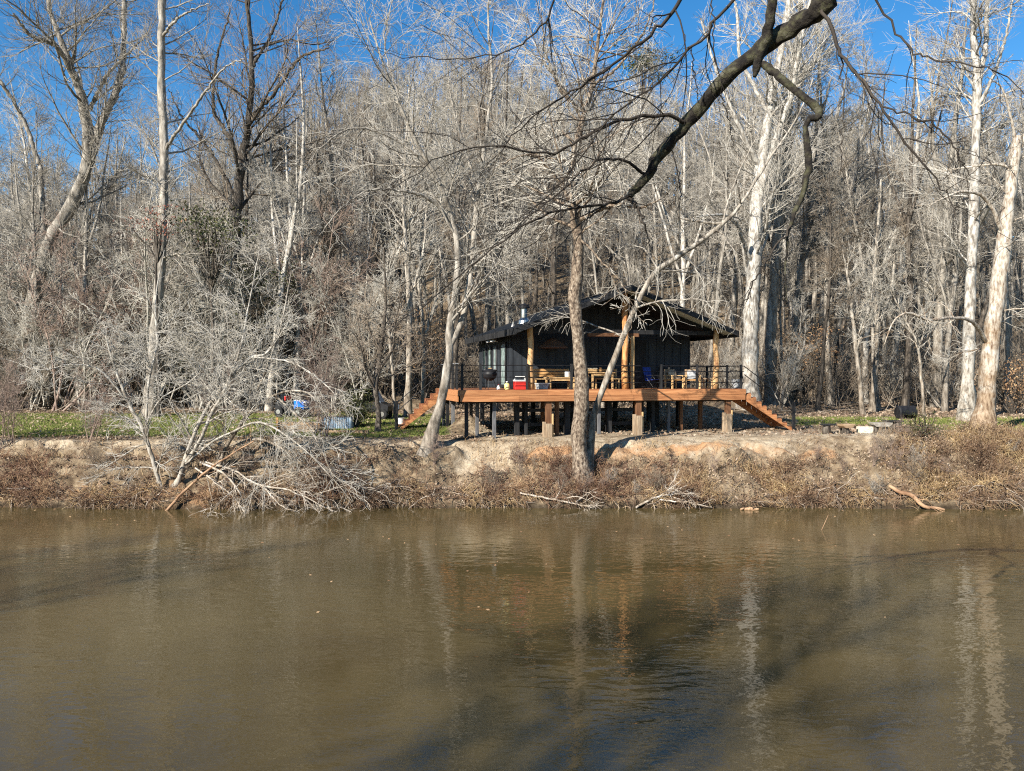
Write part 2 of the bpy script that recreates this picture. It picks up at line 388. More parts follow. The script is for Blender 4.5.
def tubes(groups):
    """groups: list of (P (N,S,3), R (N,S), k) -> vertices, quads"""
    V = []; Q = []; off = 0
    for P, R, k in groups:
        if not len(P): continue
        Nn, S, _ = P.shape
        T = np.empty_like(P); T[:, 1:-1] = P[:, 2:] - P[:, :-2]; T[:, 0] = P[:, 1] - P[:, 0]; T[:, -1] = P[:, -1] - P[:, -2]
        T = unit(T)
        mean = unit(P[:, -1] - P[:, 0])
        ref = np.where(np.abs(mean[:, 2:3]) < .85, np.array([[0, 0, 1.]]), np.array([[1., 0, 0]]))
        A = unit(np.cross(T, ref[:, None, :])); B = np.cross(T, A)
        an = np.arange(k) * 2 * PI / k
        ring = A[:, :, None, :] * np.cos(an)[None, None, :, None] + B[:, :, None, :] * np.sin(an)[None, None, :, None]
        RR_ = np.repeat(R[:, :, None], k, 2)
        if k >= 9:
            kn = _kr.normal(0, 1, RR_.shape) * np.clip(.5 + R[:, :, None] * 4, 0, 1.1); kn = kn + np.roll(kn, 1, 1) + np.roll(kn, 1, 2) * .8
            RR_ = RR_ * (1 + (.085 if k == 14 else .055) * kn)
        v = P[:, :, None, :] + ring * RR_[..., None]
        V.append(v.reshape(-1, 3))
        base = off + (np.arange(Nn)[:, None, None] * S + np.arange(S - 1)[None, :, None]) * k
        j = np.arange(k)[None, None, :]; j2 = (j + 1) % k
        Q.append(np.stack([base + j, base + j2, base + k + j2, base + k + j], -1).reshape(-1, 4))
        off += Nn * S * k
    return np.concatenate(V), np.concatenate(Q)


def tube_mesh(name, groups, smooth=True):
    V, Q = tubes(groups)
    return np_mesh(name, V, Q, smooth=smooth)


def grow(rng, P0, D0, L, r0, tip, nseg, wander, trop):
    Nn = len(P0)
    P = np.zeros((Nn, nseg + 1, 3)); P[:, 0] = P0; d = unit(D0)
    for i in range(nseg):
        d = unit(d + rng.normal(0, wander, (Nn, 3)) + np.array([0, 0, trop]))
        P[:, i + 1] = P[:, i] + d * (L / nseg)[:, None]
    t = np.linspace(0, 1, nseg + 1)[None]
    R = r0[:, None] * (1 - t) ** .8 + tip * t
    return P, R


def spawn(rng, P, R, n, t0=.15, t1=1., ang=50, asd=12, lr=.5, shape=.5, rr=.6, nseg=4, wander=.12, trop=.05, tip=.004, lmin=0, rmax=9, flat=0, thick=.013):
    Nn, S, _ = P.shape
    plen = np.linalg.norm(np.diff(P, axis=1), axis=2).sum(1)
    w = plen / plen.sum()
    idx = rng.choice(Nn, n, p=w)
    t = t0 + (t1 - t0) * rng.rand(n) ** .85
    s = np.clip(t * (S - 1), 0, S - 1.001); i = s.astype(int); f = (s - i)[:, None]
    pos = P[idx, i] * (1 - f) + P[idx, i + 1] * f
    tan = unit(P[idx, i + 1] - P[idx, i])
    pr = R[idx, i] * (1 - f[:, 0]) + R[idx, i + 1] * f[:, 0]
    rv = rng.normal(0, 1, (n, 3)); rv[:, 2] *= (1 - flat)
    perp = unit(rv - (rv * tan).sum(1, keepdims=True) * tan)
    a = np.radians(rng.normal(ang, asd, n))[:, None]
    d = tan * np.cos(a) + perp * np.sin(a)
    L = np.maximum(plen[idx] * lr * (1 - shape * t) * rng.uniform(.55, 1.15, n), lmin)
    r = np.clip(np.minimum(pr * rr * rng.uniform(.7, 1.05, n), L * thick + tip), tip, rmax)
    return grow(rng, pos, d, L, r, tip, nseg, wander, trop)


def spline(pts, n):
    """Catmull-Rom through pts (m, c) -> n samples"""
    p = np.asarray(pts, float); m_ = len(p)
    q = np.vstack([2 * p[0] - p[1], p, 2 * p[-1] - p[-2]])
    t = np.linspace(0, m_ - 1 - 1e-6, n); i = t.astype(int); f = (t - i)[:, None]
    a, b_, c, d = q[i], q[i + 1], q[i + 2], q[i + 3]
    return .5 * (2 * b_ + (c - a) * f + (2 * a - 5 * b_ + 4 * c - d) * f ** 2 + (3 * b_ - a - 3 * c + d) * f ** 3)


def limb(rng, pts, r, n=26, rough=.02):
    """pts: (px, py, D) rows; r: radii at those rows"""
    w = np.array([W(*q) for q in pts])
    s = spline(np.c_[w, r], n)
    P = s[:, :3] + rng.normal(0, 1, (n, 3)) * rough * 1.0
    P[0] = s[0, :3]
    return P[None], np.maximum(s[None, :, 3], .003)


# ------------------------------------------------------------------ world, sun, camera
world = bpy.data.worlds.new('World'); scene.world = world; world.use_nodes = True
SUN_EL = math.radians(29); SUN_AZ = math.radians(40)       # from behind, towards the left
to_sun = Vector((-math.sin(SUN_AZ) * math.cos(SUN_EL), -math.cos(SUN_AZ) * math.cos(SUN_EL), math.sin(SUN_EL)))
wn = world.node_tree
sky = wn.nodes.new('ShaderNodeTexSky'); sky.sky_type = 'NISHITA'; sky.sun_disc = False
sky.sun_elevation = SUN_EL; sky.sun_rotation = math.atan2(to_sun.x, to_sun.y)
sky.air_density = 1.0; sky.dust_density = .1; sky.ozone_density = 1.6; sky.altitude = 600
bg = wn.nodes['Background']; bg.inputs['Strength'].default_value = .086
hs = wn.nodes.new('ShaderNodeHueSaturation'); hs.inputs['Saturation'].default_value = 1.4
wn.links.new(sky.outputs['Color'], hs.inputs['Color']); wn.links.new(hs.outputs['Color'], bg.inputs['Color'])
sl = bpy.data.lights.new('sun', 'SUN'); sl.energy = 5.0; sl.angle = math.radians(.55); sl.color = (1, .93, .82)
so = bpy.data.objects.new('sun', sl); C.objects.link(so)
so.rotation_euler = to_sun.to_track_quat('Z', 'Y').to_euler()

cam = bpy.data.cameras.new('camera'); co = bpy.data.objects.new('camera', cam); C.objects.link(co)
cam.sensor_width = 36; cam.lens = F / 1024 * 36; cam.clip_end = 2000; cam.clip_start = .1
co.location = (0, 0, EYE); co.rotation_euler = (math.radians(90 - math.degrees(math.atan(9.5 / F))), 0, 0)
scene.camera = co
scene.view_settings.view_transform = 'Standard'; scene.view_settings.look = 'None'
scene.view_settings.exposure = 1.03; scene.view_settings.gamma = 1
scene.render.engine = 'CYCLES'
cy = scene.cycles
cy.max_bounces = 4; cy.diffuse_bounces = 2; cy.glossy_bounces = 2; cy.transmission_bounces = 2
cy.caustics_reflective = False; cy.caustics_refractive = False; cy.sample_clamp_indirect = 4
cy.use_denoising = False; cy.pixel_filter_type = 'BLACKMAN_HARRIS'; cy.filter_width = 1.15
scene.render.use_persistent_data = False

# ------------------------------------------------------------------ ground sheet
xs = np.concatenate([np.array([-420, -300, -220, -160, -120, -90, -70, -56, -46, -38, -32, -27.]), np.arange(-23.5, 24.01, .13), np.array([27, 32, 38, 46, 56, 70, 90, 120, 160, 220, 300, 420.])])
ys = np.concatenate([np.array([-200, -100, -60, -30, -15, -8, -5]), np.arange(-3, 6, .5), np.array([6.5, 8, 11, 14, 18, 22, 26, 27.5]), np.arange(28.2, 34, .085), np.arange(34, 46, .35), np.arange(46, 70, 1.2), np.array([72, 76, 82, 90, 100, 112, 126, 145, 170, 200, 250, 320, 420, 600.])])
GX, GY = np.meshgrid(xs, ys, indexing='ij'); GZ = ground_z(GX, GY)
V = np.stack([GX, GY, GZ], -1)
nx, ny = len(xs), len(ys)
i, j = np.meshgrid(np.arange(nx - 1), np.arange(ny - 1), indexing='ij')
Q = np.stack([i * ny + j, (i + 1) * ny + j, (i + 1) * ny + j + 1, i * ny + j + 1], -1).reshape(-1, 4)
me = np_mesh('ground', V, Q, smooth=True)


def sm(x, a, b_): return np.clip((x - a) / (b_ - a), 0, 1)


def zone(x, y):
    t = y - shore(x)
    px = 512 + F * x / np.maximum(y, 1)
    n = fbm(x * .45, y * .45, 4); n2 = fbm(x * .22 + 9, y * .5, 4)
    # lawn
    g1 = sm(t, 3.6, 4.6) * (1 - sm(t, 16, 18)) * (1 - sm(px, 440, 458))
    g2 = sm(t, 8, 10) * (1 - sm(t, 13.5, 15.5)) * sm(px, 770, 800) * .80
    g3 = sm(t, 5.0, 8) * (1 - sm(t, 12, 14)) * sm(px, 915, 960) * .8
    gr = np.maximum(g1 * 1.0, np.maximum(g2, g3)) * (.86 + 1.0 * n)
    # sand and bare tracks
    s1 = np.exp(-((t - 3.1 - .6 * n2) / .75) ** 2) * (px < 470) * (.8 + 1.2 * n)
    s2 = np.exp(-((x + 1.0) / 1.3) ** 2 - ((t - 2.3) / .9) ** 2) * 1.3
    s3 = sm(t, 1.5, 2.4) * (1 - sm(t, 6.5, 8)) * sm(px, 440, 480) * (1 - sm(px, 880, 930)) * (.68 + 1.2 * n)
    s4 = np.exp(-((y - 42.5) / 1.0) ** 2) * sm(px, 350, 365) * (1 - sm(px, 400, 420)) * .9
    sa = np.maximum(np.maximum(s1, s2), np.maximum(s3, s4))
    # orange clay
    c1_ = np.exp(-((t - 2.3 - .9 * n) / .55) ** 2) * sm(px, 495, 530) * (1 - sm(px, 830, 850)) * (.75 + 1.5 * n2)
    c2_ = (1 - sm(t, .6, 1.2)) * (px < 210) * (.5 + 1.3 * n2)
    c3_ = (1 - sm(t, .2, .45)) * .30 * (n2 > -.05)
    cl = np.maximum(np.maximum(c1_, c2_), c3_)
    return np.stack([gr, sa, cl, np.ones_like(gr)], -1)


ca = me.color_attributes.new('zone', 'FLOAT_COLOR', 'POINT')
ca.data.foreach_set('color', np.clip(zone(GX, GY), 0, 1).astype(np.float32).ravel())
tag(link('ground', me, M['ground']), kind='structure')
wm = MB().add([(-420, 3.0, 0), (420, 3.0, 0), (420, 31.5, 0), (-420, 31.5, 0)], [(0, 1, 2, 3)])
tag(wm.build('river_water', 'water'), kind='structure')

# ------------------------------------------------------------------ cabin and deck
YAW = math.radians(14.5)
cu, su = math.cos(YAW), math.sin(YAW)
OX, OY = (460 - 512) * 32.0 / F, 32.0
DZ = 4.2


def Upx(px, v):
    k = (px - 512) / F       # x = k*D ; x = OX + u cu - v su ; D = OY + u su + v cu
    return (k * (OY + v * cu) - OX + v * su) / (cu - k * su)


def Zpy(py, u, v):
    D = OY + u * su + v * cu
    return EYE - (py - HZ) * D / F


def LW(u, v, z=0): return (OX + u * cu - v * su, OY + u * su + v * cu, z)


DL = Upx(745, 0); RC = Upx(624.5, .1)           # deck length, ridge line
HW = (Upx(737, -.5) - Upx(517, -.5)) / 2       # half width of the roof
RC = (Upx(737, -.5) + Upx(517, -.5)) / 2
ZR = Zpy(286.5, RC, -.5); ZE = (Zpy(331, RC - HW, -.5) + Zpy(330, RC + HW, -.5)) / 2
SL = (ZR - ZE) / HW
VB = 9.8; WV0 = 2.7; WV1 = 9.3; WH = HW - .58
print('deck', DL, 'ridge', RC, 'half', HW, 'zr', ZR, 'ze', ZE, 'slope', math.degrees(math.atan(SL)))

cab = thing('cabin', 'dark charcoal cabin with low gabled black roof raised behind its wooden deck', 'cabin', (OX, OY, 0), YAW)


def zroof(u, dz=0): return ZR - SL * abs(u - RC) + dz


# roof: two sheets with ribs, fascia, ridge cap
rf = MB()
th = .05
for s in (-1, 1):
    e = RC + s * HW
    rf.extrude([(RC, ZR), (e, ZE), (e, ZE - th), (RC, ZR - th)] if s > 0 else [(RC, ZR), (RC, ZR - th), (e, ZE - th), (e, ZE)], 'y', -.5, VB)
    nrib = 26
    for k in range(nrib + 1):                      # standing ribs run down the slope
        v = -.5 + (VB + .5) * k / nrib
        a0, a1 = max(-.5, v - .018), min(VB, v + .018)
        rf.extrude([(RC + s * .05, ZR + .003 - .05 * SL), (e, ZE + .003), (e, ZE + .02), (RC + s * .05, ZR + .02 - .05 * SL)], 'y', a0, a1)
roof = rf.build('roof', 'roof', cab)
fa = MB()
for s in (-1, 1):
    e = RC + s * (HW + .02)
    for v0, v1 in ((-.56, -.503), (VB + .003, VB + .06)):
        fa.extrude([(RC, ZR + .05), (e, ZE + .045), (e, ZE - .17), (RC, ZR - .17)], 'y', v0, v1)
    fa.box(min(e, e + s * .04), max(e, e + s * .04), -.56, VB + .06, ZE - .22, ZE + .04)
fa.build('fascia', 'blackwood', roof)
rc = MB().extrude([(RC - .16, ZR + .045 - .16 * SL), (RC, ZR + .06), (RC + .16, ZR + .045 - .16 * SL), (RC, ZR + .038)], 'y', -.57, VB + .07)
rc.build('ridge_cap', 'roof', roof)
sf = MB()
for s in (-1, 1):
    sf.extrude([(RC + s * .02, ZR - th - .003), (RC + s * (HW - .02), ZE - th - .003 + .02 * SL), (RC + s * (HW - .02), ZE - th - .03), (RC + s * .02, ZR - th - .03)], 'y', -.49, 1.1)
tag(sf.build('soffit', 'soffit', cab), 'underside of the front roof overhang coloured pale green for reflected light')
ce = MB()
for s in (-1, 1):
    ce.extrude([(RC + s * .02, ZR - th - .003), (RC + s * (HW - .02), ZE - th - .003), (RC + s * (HW - .02), ZE - th - .04), (RC + s * .02, ZR - th - .04)], 'y', 1.11, VB - .02)
ce.build('ceiling', 'ceiling', cab)
# rafters, front beam
for s in (-1, 1):
    b_ = MB().extrude([(RC + s * .03, ZR - .05), (RC + s * (HW - .1), ZE - .05), (RC + s * (HW - .1), ZE - .24), (RC + s * .03, ZR - .30)], 'y', .56, .66)
    b_.build('rafter', 'blackwood', cab)
# walls
wl = MB()
u0, u1 = RC - WH, RC + WH
fz = DZ + .04
wl.extrude([(u0, fz), (u1, fz), (u1, zroof(u1, -.1)), (RC, ZR - .1), (u0, zroof(u0, -.1))], 'y', WV0, WV0 + .12)
wl.extrude([(u0, fz), (u1, fz), (u1, zroof(u1, -.1)), (RC, ZR - .1), (u0, zroof(u0, -.1))], 'y', WV1 - .12, WV1)
wl.box(u0, u0 + .12, WV0 + .121, WV1 - .121, fz, zroof(u0, -.1)); wl.box(u1 - .12, u1, WV0 + .121, WV1 - .121, fz, zroof(u1, -.1))
wall = wl.build('wall', 'siding', cab)
bt = MB()
k = u0 + .05
while k < u1:
    if not (RC + .75 < k < RC + .95): bt.box(k - .02, k + .02, WV0 - .024, WV0 - .002, fz, zroof(k, -.13))
    k += .405
k = WV0 + .05
while k < WV1: bt.box(u0 - .024, u0 - .002, k - .02, k + .02, fz, zroof(u0, -.13)); k += .405
bt.build('batten', 'siding', wall)


def window(wall_side, c, w, z0, z1, mat='glass', frame='blackwood'):
    fr = MB(); t = .05; g = MB()
    def bx(mb, a0, a1, q0, q1, d0, d1):
        if wall_side == 'left': mb.box(u0 - d1, u0 - d0, a0, a1, q0, q1)
        else: mb.box(a0, a1, WV0 - d1, WV0 - d0, q0, q1)
    bx(fr, c - w / 2, c - w / 2 + t, z0, z1, .028, .07); bx(fr, c + w / 2 - t, c + w / 2, z0, z1, .028, .07)
    bx(fr, c - w / 2 + t, c + w / 2 - t, z0, z0 + t, .028, .07); bx(fr, c - w / 2 + t, c + w / 2 - t, z1 - t, z1, .028, .07)
    o = fr.build('window', frame, cab)
    bx(g, c - w / 2 + t, c + w / 2 - t, z0 + t, z1 - t, .030, .042)
    g.build('pane', mat, o)
    return o


window('left', 7.9, .62, 5.05, 6.15, 'glass', 'greywood')
window('left', 6.7, .62, 5.05, 6.15, 'reflect_glass', 'blackwood')
window('left', 5.6, .55, 5.05, 6.15, 'reflect_glass', 'greywood')
# glazed side door
d = MB(); dc = 3.95
d.box(u0 - .07, u0 - .028, dc - .48, dc - .36, fz, 6.3); d.box(u0 - .07, u0 - .028, dc + .36, dc + .48, fz, 6.3); d.box(u0 - .07, u0 - .028, dc - .36, dc + .36, 6.2, 6.3); d.box(u0 - .07, u0 - .028, dc - .36, dc + .36, fz, fz + .14)
dr = d.build('door', 'blackwood', cab)
MB().box(u0 - .05, u0 - .03, dc - .36, dc + .36, fz + .14, 6.2).build('pane', 'reflect_glass', dr)
MB().tube([(u0 - .10, dc - .40, fz + 1.0), (u0 - .10, dc - .40, fz + 1.2)], .015).build('handle', 'steel', dr)
# front door and big front windows on the shaded wall
d = MB(); c = RC + 1.55
d.box(c - .5, c - .4, WV0 - .07, WV0 - .028, fz, fz + 2.15); d.box(c + .4, c + .5, WV0 - .07, WV0 - .028, fz, fz + 2.15); d.box(c - .4, c + .4, WV0 - .07, WV0 - .028, fz + 2.05, fz + 2.15); d.box(c - .4, c + .4, WV0 - .06, WV0 - .028, fz + .01, fz + 2.05)
dr = d.build('door', 'blackwood', cab); MB().tube([(c - .33, WV0 - .1, fz + 1.0), (c - .33, WV0 - .1, fz + 1.12)], .016).build('handle', 'steel', dr)


# log posts carrying the porch roof
def logpost(px, v, rad, zt, mat, seed):
    u = Upx(px, v); r_ = random.Random(seed)
    n = 9; pts = []; rr = []
    for q in range(n):
        z = DZ + .005 + (zt - DZ) * q / (n - 1)
        pts.append((u + .025 * math.sin(q * 1.3 + seed), v + .02 * math.cos(q * 1.1), z)); rr.append(rad * (1.08 - .16 * q / (n - 1)) * r_.uniform(.94, 1.06))
    MB().tube(pts, rr, 12).build('log_post', mat, cab, smooth=True); return u


up1 = logpost(530.5, .22, .125, zroof(Upx(530.5, .22), -.12), 'log', 1)
upc = logpost(625, .22, .13, zroof(Upx(625, .22), -.22), 'log_red', 2)
up2 = logpost(716, .22, .125, zroof(Upx(716, .22), -.12), 'log', 3)
uq = Upx(632, .45)
MB().box(uq - .07, uq + .07, .38, .52, DZ + .005, Zpy(336, uq, .45)).build('door_jamb', 'pine', cab)
zb = Zpy(337, uq, .45)
MB().box(Upx(588, .45), uq + .3, .39, .51, zb + .003, zb + .15).build('tie_beam', 'brown_post', cab, bevel=.01)
MB().box(u0, u1, .40, .56, ZE - .1, ZE + .08).build('porch_beam', 'blackwood', cab)

# chimney on the left slope
uc, vc = Upx(524, 3.4), 3.4
zc = zroof(uc)
ch = MB().lathe([(.17, zc - .1), (.17, zc + .05), (.15, zc + .08), (.15, zc + .62), (.155, zc + .64)], (uc, vc), 16).build('chimney', 'steel', roof, smooth=False)
MB().lathe([(.30, zc - .06), (.28, zc + .10), (.18, zc + .22), (.17, zc + .23)], (uc, vc), 16).build('flashing', 'steel', roof)
MB().lathe([(.12, zc + .64), (.27, zc + .66), (.27, zc + .72), (.22, zc + .75), (.22, zc + .80), (.05, zc + .86)], (uc, vc), 16).build('chimney_cap', 'blackmetal', roof)
uv, vv = Upx(513, 3.6), 3.6
MB().lathe([(.11, zroof(uv) - .04), (.07, zroof(uv) + .10), (.05, zroof(uv) + .11), (.05, zroof(uv) + .22)], (uv, vv), 12).build('vent_pipe', 'steel', roof)

# wall lamps on the left side wall
for v in (5.15, 4.35):
    l = MB().lathe([(.05, 6.55), (.06, 6.48), (.17, 6.36), (.175, 6.33)], (u0 - .38, v), 14)
    sh = l.build('wall_lamp', 'white', cab)
    MB().tube([(u0 - .02, v, 6.45), (u0 - .15, v, 6.62), (u0 - .32, v, 6.64), (u0 - .38, v, 6.55)], .014, 6).build('lamp_arm', 'blackmetal', sh)
# flared shade hanging in the porch
ua = Upx(553, 1.8); za = Zpy(348, ua, 1.8)
hs = MB().lathe([(.66, za), (.62, za + .05), (.30, za + .30), (.12, za + .42)], (ua, 1.8), 20).build('hanging_shade', 'brownshade', cab)
MB().tube([(ua, 1.8, za + .40), (ua, 1.8, zroof(ua, -.1))], .02).build('hanging_rod', 'blackmetal', hs)

# ---- deck
dk = thing('deck', 'raised stained wooden deck with black railing and two stairways around the cabin', 'deck', (OX, OY, 0), YAW)
DV = 9.6; DVL = 5.9
db = MB(); v = 0.0
while v < DV:
    if v < WV0 - .05: db.box(0, DL, v, min(v + .14, DV), DZ - .035, DZ)
    else:
        if v < DVL: db.box(0, u0 - .03, v, min(v + .14, DVL), DZ - .035, DZ)
        db.box(u1 + .03, DL, v, min(v + .14, DV), DZ - .035, DZ) if v < 3.4 else None
    v += .146
db.build('decking', 'stain_step', dk)
MB().box(u0 + .01, u1 - .01, WV0 + .0, WV1, DZ - .3, DZ + .035).build('cabin_floor', 'blackwood', dk)
zb0 = DZ - .012
rb = MB()
for a, e in ((-.02, 3.65), (3.656, 7.31), (7.316, 10.97), (10.976, DL + .02)): rb.box(a, e, -.055, -.003, DZ - .235, zb0)
for a, e in ((0, 2.43), (2.436, 6.1), (6.106, 9.75), (9.756, DL)): rb.box(a, e, -.048, -.003, DZ - .475, DZ - .243)
rb.build('rim_board', 'stain', dk, bevel=.006)
rb = MB(); rb.box(-.055, -.003, -.0, DVL, DZ - .235, zb0); rb.box(-.048, -.003, .3, DVL, DZ - .475, DZ - .243); rb.build('rim_board', 'stain', dk)
rb = MB(); rb.box(DL + .003, DL + .055, 1.35, 3.4, DZ - .475, zb0); rb.build('rim_board', 'stain', dk)
# joists and beams below
jb = MB()
for q in np.arange(.3, DL, .6): jb.box(q - .02, q + .02, .0, DVL if q < u0 else DV if q < u1 else 3.4, DZ - .30, DZ - .037)
jb.build('joist', 'blackwood', dk)
for q in (1.0, WV0 + .1, 5.5, 9.1):
    MB().box(.1 if q < DVL else u0, DL - .1 if q < 3.5 else u1, q - .06, q + .06, DZ - .56, DZ - .303).build('beam', 'blackwood', dk)


def gl(u, v):
    p = LW(u, v); return gz(p[0], p[1])


def post(u, v, w, mat, z0=None, zt=DZ - .48, d=None, label=None):
    z0 = gl(u, v) - .25 if z0 is None else z0
    d = d or w
    o = MB().box(u - w / 2, u + w / 2, v - d / 2, v + d / 2, z0, zt).build('support_post', mat, dk, bevel=.008)
    if label: o['label'] = label
    return o


for px in (548.5, 638.5, 728):
    u = Upx(px, .12)
    g0 = gl(u, .12)
    o = post(u, .14, .24, 'brown_post', zt=DZ - .236, d=.16, label='brown front deck post')
    MB().box(u - .235, u - .125, .04, .22, g0 - .2, g0 + (.62 if px < 600 else .85)).build('post_base', 'cut_post', o, bevel=.01)
    MB().box(u - .12, u + .12, -.03, .055, g0 - .2, g0 + (.55 if px < 600 else .80)).build('post_base', 'cut_post', o, bevel=.01)
    MB().box(u + .125, u + .20, .05, .2, g0 + (.25 if px > 560 else -.2), g0 + .95).build('post_base', 'pine', o, bevel=.01)
for u, v, w, m_ in ((.35, .45, .14, 'blackwood'), (.95, 1.2, .13, 'greywood'), (1.5, .45, .14, 'greywood'), (2.6, 1.0, .20, 'blackwood'), (3.45, 2.8, .22, 'blackwood'), (3.0, 1.0, .12, 'blackwood'),
                    (4.8, 1.0, .22, 'blackwood'), (5.8, 2.8, .22, 'blackwood'), (6.7, 1.0, .22, 'blackwood'), (7.35, 2.8, .18, 'greywood'), (8.2, 1.0, .20, 'blackwood'), (8.75, 1.0, .16, 'blackwood'),
                    (9.45, .9, .13, 'greywood'), (9.75, 2.8, .22, 'blackwood'), (10.9, 2.8, .24, 'blackwood'), (.3, 3.2, .14, 'greywood'), (.3, 5.6, .14, 'greywood'), (.3, 4.6, .14, 'blackwood'), (1.6, 5.6, .14, 'greywood'), (1.3, 2.8, .14, 'brown_post'), (4.2, .5, .15, 'brown_post'), (4.0, 1.9, .16, 'brown_post'), (5.3, 1.0, .16, 'brown_post'), (7.0, 1.9, .18, 'brown_post'), (8.45, 2.2, .18, 'brown_post'), (10.2, 1.2, .14, 'brown_post'), (11.3, 1.5, .16, 'brown_post'), (6.1, .6, .13, 'greywood'),
                    (2.6, 5.5, .2, 'blackwood'), (4.6, 5.5, .2, 'blackwood'), (6.6, 5.5, .2, 'blackwood'), (8.8, 5.5, .2, 'blackwood'), (10.6, 5.5, .2, 'blackwood'), (2.9, 9.1, .2, 'blackwood'), (5.2, 9.1, .2, 'blackwood'), (7.5, 9.1, .2, 'blackwood'), (9.8, 9.1, .2, 'blackwood')):
    post(u, v, w, m_)
# black cross bracing rails under the left half
for z in (gl(4, 1) + .35, gl(4, 1) + .95):
    MB().box(2.5, 8.3, 1.12, 1.17, z, z + .14).build('brace', 'blackwood', dk)


def rail_run(pts, posts_at, name='railing', nr=4, h=1.02, caps=False):
    """pts: two (u, v, z) ends"""
    a, b2 = Vector(pts[0]), Vector(pts[1]); root = None
    mb = MB()
    for q in range(nr):
        z = h * (.30 + .70 * q / (nr - 1)) - .03 if nr > 2 else h * (.55 + .42 * q)
        mb.tube([a + Vector((0, 0, z)), b2 + Vector((0, 0, z))], .016 if q < nr - 1 else .022, 6)
    rl = mb.build(name, 'blackmetal', dk)
    for t in posts_at:
        p = a.lerp(b2, t)
        mb = MB().box(p.x - .045, p.x + .045, p.y - .045, p.y + .045, p.z - .0, p.z + h + .04)
        mb.build('rail_post', 'blackwood', rl)
        if caps: MB().box(p.x - .06, p.x + .06, p.y - .06, p.y + .06, p.z + h + .043, p.z + h + .065).build('post_cap', 'grey_cloth', rl)
    return rl


zt = DZ + .003
fp = [Upx(p, .06) / DL for p in (462, 480.5, 527, 571.5, 661, 697, 741)]
rail_run([(0, .06, zt), (DL, .06, zt)], [max(f, .004) for f in fp])
rail_run([(.05, .25, zt), (.05, 4.6, zt)], [.16, .38, .6, .8, .99], nr=5, caps=True)
rail_run([(DL - .06, 1.4, zt), (DL - .06, 3.35, zt)], [.02, .98])
rail_run([(u1 + .15, 3.33, zt), (DL - .06, 3.33, zt)], [.02])


def stairs(u_start, dirn, v0, v1, n, run, name='stairs', z1=None):
    root = bpy.data.objects.new('stair', None); C.objects.link(root); root.parent = dk
    rise = (DZ - z1) / n
    for k in range(n):
        z = DZ - rise * (k + 1) + (0 if k < n - 1 else .0)
        a = u_start + dirn * run * k; b2 = u_start + dirn * (run * (k + 1) + .03)
        MB().box(min(a, b2), max(a, b2), v0 + .05, v1 - .05, z - .04, z).build('step', 'stain_step', root)
        # riser blocks notched above the stringer
        MB().box(min(a, a + dirn * .03), max(a, a + dirn * .03), v0 + .05, v1 - .05, z + .001, z + rise - .042).build('riser', 'stain_step', root)
    L = run * n; drop = .30
    for v in (v0, v1):
        sl_ = (DZ - z1) / L
        top = lambda q: DZ - rise - .045 - sl_ * (q - 0) + .0
        mb = MB()
        mb.extrude([(u_start, top(0)), (u_start, top(0) - .30), (u_start + dirn * (L - .12), z1 - .16), (u_start + dirn * (L + .05), z1 - .16), (u_start + dirn * (L + .0), top(L - .0) if top(L) > z1 - .16 else z1 - .15)], 'y', v - .03, v + .02)
        for k in range(n):
            zt_ = DZ - rise * (k + 1) - .042
            a = run * k
            mb.extrude([(u_start + dirn * (a + .004), zt_), (u_start + dirn * (a + run), zt_), (u_start + dirn * (a + run), top(a + run) + .002), (u_start + dirn * (a + .004), top(a) + .002)], 'y', v - .028, v + .018)
        mb.build('stringer', 'stain', root)
    return root, rise, L


g_end = gl(DL + 2.2, .7)
_, rise, L = stairs(DL + .06, 1, .04, 1.3, 9, .255, z1=g_end + .16)
for v in (.02,):
    rl = MB()
    for dz in (.98, .62):
        rl.tube([(DL - .02, v, DZ + dz), (DL + L + .12, v, g_end + .2 + dz)], .02, 6)
    h = rl.build('handrail', 'blackmetal', dk)
    MB().box(DL + L + .08, DL + L + .20, v - .06, v + .06, g_end - .2, g_end + 1.25).build('rail_post', 'blackwood', h)
ge2 = gl(-2.0, 5.2)
_, rise2, L2 = stairs(-.06, -1, 4.75, 5.8, 7, .25, z1=ge2 + .16)
rl = MB()
for dz in (1.0, .62): rl.tube([(-.06, 4.70, DZ + dz), (-L2 - .2, 4.70, ge2 + .2 + dz)], .022, 6)
h = rl.build('handrail', 'blackmetal', dk)
MB().box(-L2 - .32, -L2 - .18, 4.63, 4.77, ge2 - .2, ge2 + 1.25).build('rail_post', 'blackwood', h)

# ------------------------------------------------------------------ things on the deck
ZD = DZ + .002


def on_deck(name, label, cat, px, v, rz=0, group=None):
    return thing(name, label, cat, LW(Upx(px, v), v, ZD), YAW + rz, group)


c = on_deck('cooler', 'red cooler with white lid and handle on the deck by the left log post', 'cooler', 520, .35)
MB().box(-.25, .25, -.16, .16, 0, .33).build('body', 'red', c, bevel=.025)
MB().box(-.26, .26, -.17, .17, .333, .41).build('lid', 'white', c, bevel=.02)
MB().tube([(-.22, 0, .40), (-.20, 0, .53), (.20, 0, .53), (.22, 0, .40)], .022, 8).build('handle', 'white', c)
c = on_deck('jug', 'pale yellow jug standing left of the red cooler', 'jug', 507, .35)
MB().lathe([(.09, 0), (.105, .03), (.105, .22), (.06, .28), (.04, .30)]).build('body', 'yellow', c, smooth=True)
MB().lathe([(.045, .303), (.045, .34)]).build('cap', 'white', c)
c = on_deck('bottle', 'small white bottle standing on the deck near the glass door', 'bottle', 498.5, .4)
MB().lathe([(.06, 0), (.07, .02), (.07, .10), (.03, .15), (.03, .18)]).build('body', 'white', c, smooth=True)
MB().lathe([(.032, .182), (.032, .21)]).build('cap', 'red', c)
